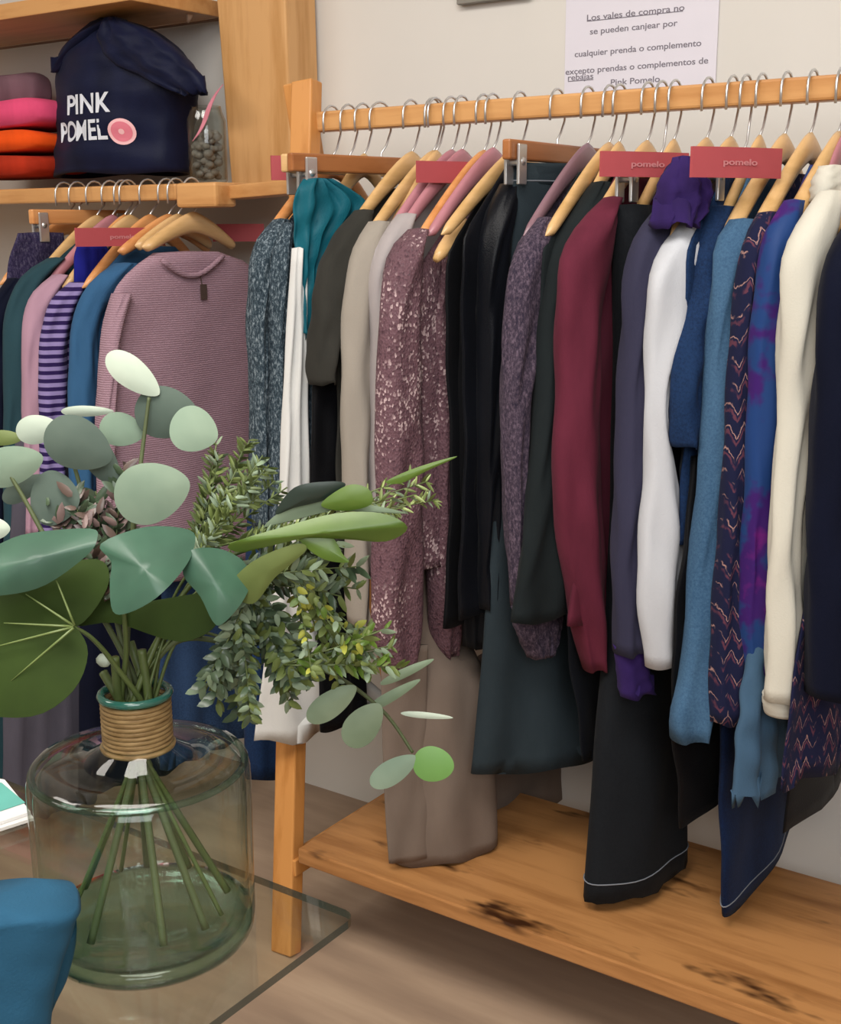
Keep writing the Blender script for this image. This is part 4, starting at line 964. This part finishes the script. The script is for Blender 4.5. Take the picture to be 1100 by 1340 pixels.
# upper silver-dollar eucalyptus
branch('eucalyptus_branch', 'tallest eucalyptus branch with round pale leaves rising in the middle', 'eucalyptus', [(168, 800, D0), (175, 680, D0 - 0.02), (185, 600, D0 - 0.02), (195, 520, D0 - 0.02)], [
    (ell(172, 488, 40, 20, 38), D0 - 0.02, (0.01, 0), 0.006, EUCW),
    (ell(216, 540, 40, 34, 10), D0 - 0.01, (0, 0.01), 0.008, EUCG),
    (ell(252, 562, 30, 30, 20), D0 - 0.05, (0.01, -0.01), 0.006, EUC),
    (ell(196, 645, 47, 40, -15), D0 - 0.07, (0, 0.01), 0.008, EUC),
    (ell(158, 562, 28, 22, 10), D0, (0, 0), 0.005, EUC)], 0, STEMV)
branch('eucalyptus_branch', 'eucalyptus branch with grey clustered leaves above the monstera leaf', 'eucalyptus', [(150, 800, D0 + 0.01), (120, 700, D0), (100, 620, D0), (80, 570, D0)], [
    (ell(100, 580, 44, 34, 25), D0 - 0.03, (0, 0.01), 0.01, EUCG),
    (ell(130, 600, 38, 20, 55), D0 - 0.01, (0, 0.01), 0.006, EUCG),
    (ell(70, 652, 30, 36, 5), D0 - 0.02, (0, 0), 0.008, EUCG),
    (ell(112, 538, 32, 7, 0), D0, (0, 0.02), 0.003, EUCW),
    (ell(48, 562, 27, 19, -5), D0 + 0.01, (0, 0.01), 0.006, EUCW)], 1, STEMV)
branch('eucalyptus_branch', 'eucalyptus branch leaning out past the left frame edge', 'eucalyptus', [(130, 800, D0 - 0.01), (70, 720, D0 - 0.03), (30, 650, D0 - 0.03), (0, 600, D0 - 0.03)], [
    (ell(12, 610, 40, 26, -15), D0 - 0.03, (0, 0.01), 0.008, EUC),
    (ell(-5, 692, 16, 14, 0), D0 - 0.02, (0, 0), 0.005, EUCW),
    (ell(5, 573, 22, 10, 0), D0 + 0.04, (0, 0), 0.003, OLIVE),
    (ell(30, 640, 30, 14, -30), D0 - 0.01, (0, 0.01), 0.005, EUCG)], 2, STEMV)
# glossy blue-green leaves
branch('glossy_leaf_stem', 'stem with three large glossy blue-green leaves drooping round the middle', 'foliage', [(165, 850, D0 - 0.02), (160, 780, D0 - 0.04), (150, 720, D0 - 0.05)], [
    ([(0, 712), (40, 698), (118, 692), (127, 706), (112, 728), (60, 765), (10, 778), (-30, 775), (-30, 730)], D0 - 0.09, (0, -0.03), 0.012, BIGL, (0.25, 0.95, 0.03)),
    ([(132, 712), (190, 690), (248, 694), (254, 715), (240, 745), (205, 782), (168, 802), (148, 800), (144, 765), (146, 735)], D0 - 0.10, (0, -0.035), 0.012, BIGL, (0.6, -0.6, 0.03)),
    ([(246, 722), (285, 718), (318, 735), (327, 762), (315, 790), (290, 817), (278, 812), (262, 780), (240, 752)], D0 - 0.08, (0.02, -0.02), 0.012, BIGL, (0.7, -0.5, 0.03))], 3)
# monstera leaf, lobed
mon = branch('monstera_leaf', 'big dark green lobed monstera leaf seen from beneath at the left', 'foliage', [(150, 870, D0 - 0.03), (120, 835, D0 - 0.05), (95, 820, D0 - 0.06)], [
    ([(95, 818), (60, 780), (130, 730), (150, 745), (190, 800), (270, 775), (285, 815), (235, 840), (150, 815)], D0 - 0.02, (0, -0.02), 0.008, MON),
    ([(98, 820), (60, 795), (0, 770), (-60, 775), (-70, 850), (-40, 925), (40, 938), (95, 905), (115, 855)], D0 - 0.07, (0, -0.02), 0.012, MON),
    ([(100, 820), (50, 800), (0, 768), (30, 748), (90, 735), (135, 735), (140, 770)], D0 - 0.045, (0, -0.02), 0.008, MON)], 4)
vn = MB()
for ex, ey in ((0, 815), (-20, 850), (10, 895), (30, 775), (70, 750)):
    vn.tube([PD(98 + (ex - 98) * t, 820 + (ey - 820) * t, D0 - 0.083) for t in (0.02, 0.3, 0.6, 0.95)], [0.0012, 0.001, 0.0008, 0.0004], 6)
build(vn, 'vein', leafmat('vein_green', '6E7E48', '5E6E3A'), mon)
# hanging eucalyptus at right
branch('eucalyptus_branch', 'eucalyptus branch arching down to the right in front of the taupe skirt', 'eucalyptus', [(230, 840, D0), (330, 850, D0 + 0.02), (430, 880, D0 + 0.04), (500, 930, D0 + 0.05), (540, 985, D0 + 0.05)], [
    (ell(567, 1000, 27, 23, 10, 0), D0 + 0.04, (0, 0), 0.004, LIMEB),
    (ell(513, 1010, 33, 16, -32), D0 + 0.04, (0, 0), 0.005, EUC),
    (ell(432, 922, 36, 17, -35), D0 + 0.01, (0, 0.01), 0.006, SAGE),
    (ell(474, 950, 32, 22, -50), D0 + 0.02, (0, 0.01), 0.006, SAGE),
    (ell(556, 936, 32, 4, 5), D0 + 0.05, (0, 0), 0.002, EUCW),
    (ell(510, 912, 40, 7, -30), D0 + 0.05, (0, 0), 0.002, SAGE),
    (ell(530, 880, 36, 6, -25), D0 + 0.05, (0, 0), 0.002, SAGE)], 5, STEMV)
# ruscus / ribbed leaf at right
branch('lily_grass_stem', 'broad bright green ribbed leaves reaching right across the oat sleeve', 'foliage', [(225, 800, D0), (280, 740, D0 + 0.01), (350, 710, D0 + 0.02), (430, 690, D0 + 0.02)], [
    ([(300, 712), (370, 690), (440, 672), (500, 672), (533, 690), (505, 708), (450, 705), (380, 704), (320, 722)], D0 - 0.08, (0, 0.02), 0.006, LIME, (0.1, 1, 0.03)),
    ([(390, 702), (430, 700), (448, 725), (455, 736), (420, 730)], D0 - 0.075, (0, 0.0), 0.004, LIME),
    ([(420, 660), (455, 635), (482, 640), (485, 660), (450, 668)], D0 - 0.075, (0, 0.01), 0.004, LIME),
    ([(505, 630), (545, 612), (598, 597), (560, 615), (525, 632)], D0 - 0.03, (0, 0.01), 0.002, LIME),
    ([(360, 672), (385, 638), (430, 630), (452, 634), (430, 652), (385, 664)], D0 - 0.07, (0, 0.02), 0.004, DKL),
    ([(300, 770), (330, 735), (385, 712), (400, 720), (360, 755), (330, 790)], D0 - 0.07, (0, 0.02), 0.005, OLIVE),
    ([(345, 690), (420, 662), (530, 672), (480, 660), (400, 652)], D0 - 0.06, (0, 0.02), 0.004, SAGE)], 6)
# fine sprays
def spray_base(k):
    return in_vase(k) if k in (7, 8, 9, 11) else in_vase(k)[1:]
def spray(name, label, way, k, region, n, size, mats, seed, cat='foliage', stems=8, elong=2.4, dj=0.05):
    rnd = random.Random(seed); root = thing(name, label, cat, tuple(spray_base(k)[0]), 'stems in the vase')
    P3 = spray_base(k) + [PD(x, y, d) for x, y, d in way]; sp = spline3(P3, 10)
    sm = MB().tube(sp, [0.0022 * (1 - 0.5 * i / len(sp)) for i in range(len(sp))], 6)
    mbs = [MB() for _ in mats]
    (x0, y0), (x1, y1), wd = region
    for s_ in range(stems):
        t0 = rnd.uniform(0.0, 0.25); oy = rnd.uniform(-wd, wd); oy2 = oy * rnd.uniform(0.8, 1.5) + rnd.uniform(-8, 8); dd = D0 + rnd.uniform(-dj, dj)
        ux, uy = x1 - x0, y1 - y0; L = math.hypot(ux, uy); nx, ny_ = -uy / L, ux / L
        e = rnd.uniform(0.7, 1.05)
        def at(t): return (x0 + ux * t * e + nx * (oy * t ** 0.6 * 0.6 + oy2 * t * t * 0.6), y0 + uy * t * e + ny_ * (oy * t ** 0.6 * 0.6 + oy2 * t * t * 0.6))
        pts = [at(t) for t in np.linspace(0, 1, 9)]
        sm.tube([PD(p[0], p[1], dd) for p in pts], 0.0007, 5)
        m_ = n // stems
        for j in range(m_):
            t = rnd.uniform(0.12, 1.0); p = at(t); q = at(min(t + 0.05, 1.05)); an = math.degrees(math.atan2(q[1] - p[1], q[0] - p[0])) + rnd.choice((-1, 1)) * rnd.uniform(25, 70)
            a_ = size * rnd.uniform(0.7, 1.3); b_ = a_ / elong
            cx = p[0] + math.cos(math.radians(an)) * a_; cy = p[1] + math.sin(math.radians(an)) * a_
            mb = rnd.choice(mbs); c_e = ell(cx, cy, a_, b_, an, 0.3, 8)
            z0 = rnd.uniform(-0.012, 0.012); tilt = rnd.uniform(-0.006, 0.006)
            vs = [PD(cx, cy, dd + z0 - 0.0015)] + [PD(x, y, dd + z0 + tilt * math.cos(kk)) for kk, (x, y) in enumerate(c_e)]
            mb.add(vs, [(0, 1 + i, 1 + (i + 1) % 8) for i in range(8)])
    build(sm, 'stem', STEMM, root)
    for mb, mt in zip(mbs, mats): build(mb, 'foliage', mt, root)
    return root
spray('fern_spray', 'feathery olive fern spray pointing up right of the mauve sweater', [(220, 800, D0), (260, 730, D0)], 7, ((245, 745), (340, 590), 46), 560, 7, (OLIVE, SAGE, STEMM), 11, stems=12, elong=3.2)
spray('fern_spray', 'soft pale green plume reaching right over the sequinned sleeve', [(225, 800, D0 + 0.02), (290, 700, D0 + 0.02)], 8, ((285, 715), (560, 632), 20), 420, 6.5, (SAGE, OLIVE, leafmat('lime_pale', '98A66A', '7E8E50')), 12, stems=10, elong=3.6)
spray('boxwood_spray', 'dense small-leaved sage spray hanging below the glossy leaves', [(225, 810, D0), (280, 760, D0)], 9, ((300, 720), (375, 915), 62), 950, 7.8, (SAGE, OLIVE, leafmat('deep_sage', '4C5E46', '3A4A36')), 13, stems=14, elong=1.9)
spray('boxwood_spray', 'small-leaved trailing spray in front of the blue denim skirt', [(225, 820, D0), (270, 790, D0)], 10, ((330, 770), (285, 925), 30), 200, 8, (SAGE, leafmat('deep_sage', '4C5E46', '3A4A36')), 14, stems=6, elong=1.8)
spray('blossom_spray', 'yellow-budded sprig right of the dense sage spray', [(240, 820, D0), (330, 800, D0)], 11, ((385, 750), (450, 890), 34), 240, 6, (LIME, YEL, OLIVE, SAGE), 15, stems=9, elong=1.6)
spray('blossom_spray', 'yellow-green sprig spreading right under the budded one', [(240, 830, D0), (330, 850, D0)], 12, ((370, 870), (520, 850), 28), 200, 8, (LIME, OLIVE, SAGE), 16, stems=7, elong=2.6)
spray('dried_spray', 'brown dried filler spray among the grey eucalyptus leaves', [(160, 800, D0 + 0.05), (140, 740, D0 + 0.05)], 13, ((145, 810), (125, 620), 60), 480, 10, (leafmat('dried_brown', '6E5C54', '4E403A'), leafmat('dried_mauve', '8A7470', '6A5854'), leafmat('deep_sage', '4C5E46', '3A4A36')), 17, stems=10, elong=2.2, dj=0.02)
spray('fern_spray', 'loose grey-green filler spray between the plume and the sage spray', [(230, 810, D0 + 0.03), (290, 740, D0 + 0.03)], 19, ((290, 760), (460, 720), 46), 420, 9, (SAGE, leafmat('deep_sage', '4C5E46', '3A4A36'), OLIVE), 23, stems=10, elong=2.6)
# bare stems inside neck
for i, (px, py) in enumerate(((150, 860), (185, 850), (205, 850), (135, 880), (170, 840))):
    root = thing('cut_stem', 'one of five plain green stems bunched through the straw-wrapped neck', 'stem', tuple(spray_base(24 + i)[0]), 'plain stems in the vase neck')
    sp = spline3(spray_base(24 + i) + [PD(px, py, D0 + 0.01 * (i - 2))], 10); build(MB().tube(sp, 0.004, 8), 'stem', STEMM, root)
# dark violet flower centre & white bud
bl = MB(); blob(bl, PD(136, 864, D0 - 0.02), 0.006, (1.3, 1, 1)); tag(build(bl, 'flower_bud', EUCW), 'tiny white bud low among the stems above the vase neck', 'flower bud')

# ------------------------------------------------------------------ booklets and folded blue garment at left
bt = 0.0
bk_tab = P(60, 1088, 2, TZ)
for i, (dz, mt, lb, l_) in enumerate(((0.0, 'E4E0DC', 'lower white paper booklet at the left edge of the glass table', 44), (0.004, 'E8E6E4', 'upper white booklet with turquoise cover at the left edge of the glass table', 40))):
    root = thing('booklet', lb, 'booklet', tuple(P(10, 1070, 2, TZ + dz)), 'booklets on the glass table')
    q = [P(-60, 1010 + 4 * (1 - i), 2, TZ + 0.004 + dz), P(l_ - 34, 1020 + 6 * (1 - i), 2, TZ + 0.004 + dz), P(l_, 1062 + 8 * (1 - i), 2, TZ + 0.004 + dz), P(-50, 1092 + 8 * (1 - i), 2, TZ + 0.004 + dz)]
    vs = [tuple(p) for p in q] + [(p[0], p[1], p[2] - 0.0035) for p in q]
    build(MB().add(vs, [(0, 1, 2, 3), (7, 6, 5, 4), (0, 4, 5, 1), (1, 5, 6, 2), (2, 6, 7, 3), (3, 7, 4, 0)]), 'pages', plain('page' + mt, mt, 0.7, var=0.03), root, smooth=False)
    if i == 1:
        q = [P(-60, 1016, 2, TZ + 0.009), P(2, 1024, 2, TZ + 0.009), P(33, 1050, 2, TZ + 0.009), P(-50, 1078, 2, TZ + 0.009)]
        vs = [tuple(p) for p in q] + [(p[0], p[1], p[2] - 0.0005) for p in q]
        build(MB().add(vs, [(0, 1, 2, 3), (7, 6, 5, 4), (0, 4, 5, 1), (1, 5, 6, 2), (2, 6, 7, 3), (3, 7, 4, 0)]), 'cover_panel', plain('turquoise', '6AB8AC', 0.5), root, smooth=False)
fg = thing('folded_jumper', 'folded petrol blue garment in the lower left corner on the glass table', 'sweater', tuple(P(20, 1330, 2, TZ)))
FB = T('petrol_blue_jersey', '2A5672', var=0.15)
fo = P(60, 1330, 2, TZ)
build(loft3(rows_px([(1194, -90, 60), (1199, -92, 94), (1225, -92, 99), (1270, -92, 84), (1320, -92, 70), (1400, -92, 64)], fo[0], fo[1], 38, 0.035), n=24, nt=40, folds=1, amp=0.002, seed=90, sup=0.55, wr=0.0006), 'body', FB, fg)
build(loft3(rows_px([(1232, -60, 100), (1250, -60, 99), (1290, -60, 90), (1340, -60, 68), (1400, -60, 62)], fo[0] - 0.02, fo[1] + 0.04, 38, 0.03), n=20, nt=40, folds=1, amp=0.002, seed=91, sup=0.55, wr=0.0006), 'lower_fold', FB, fg)
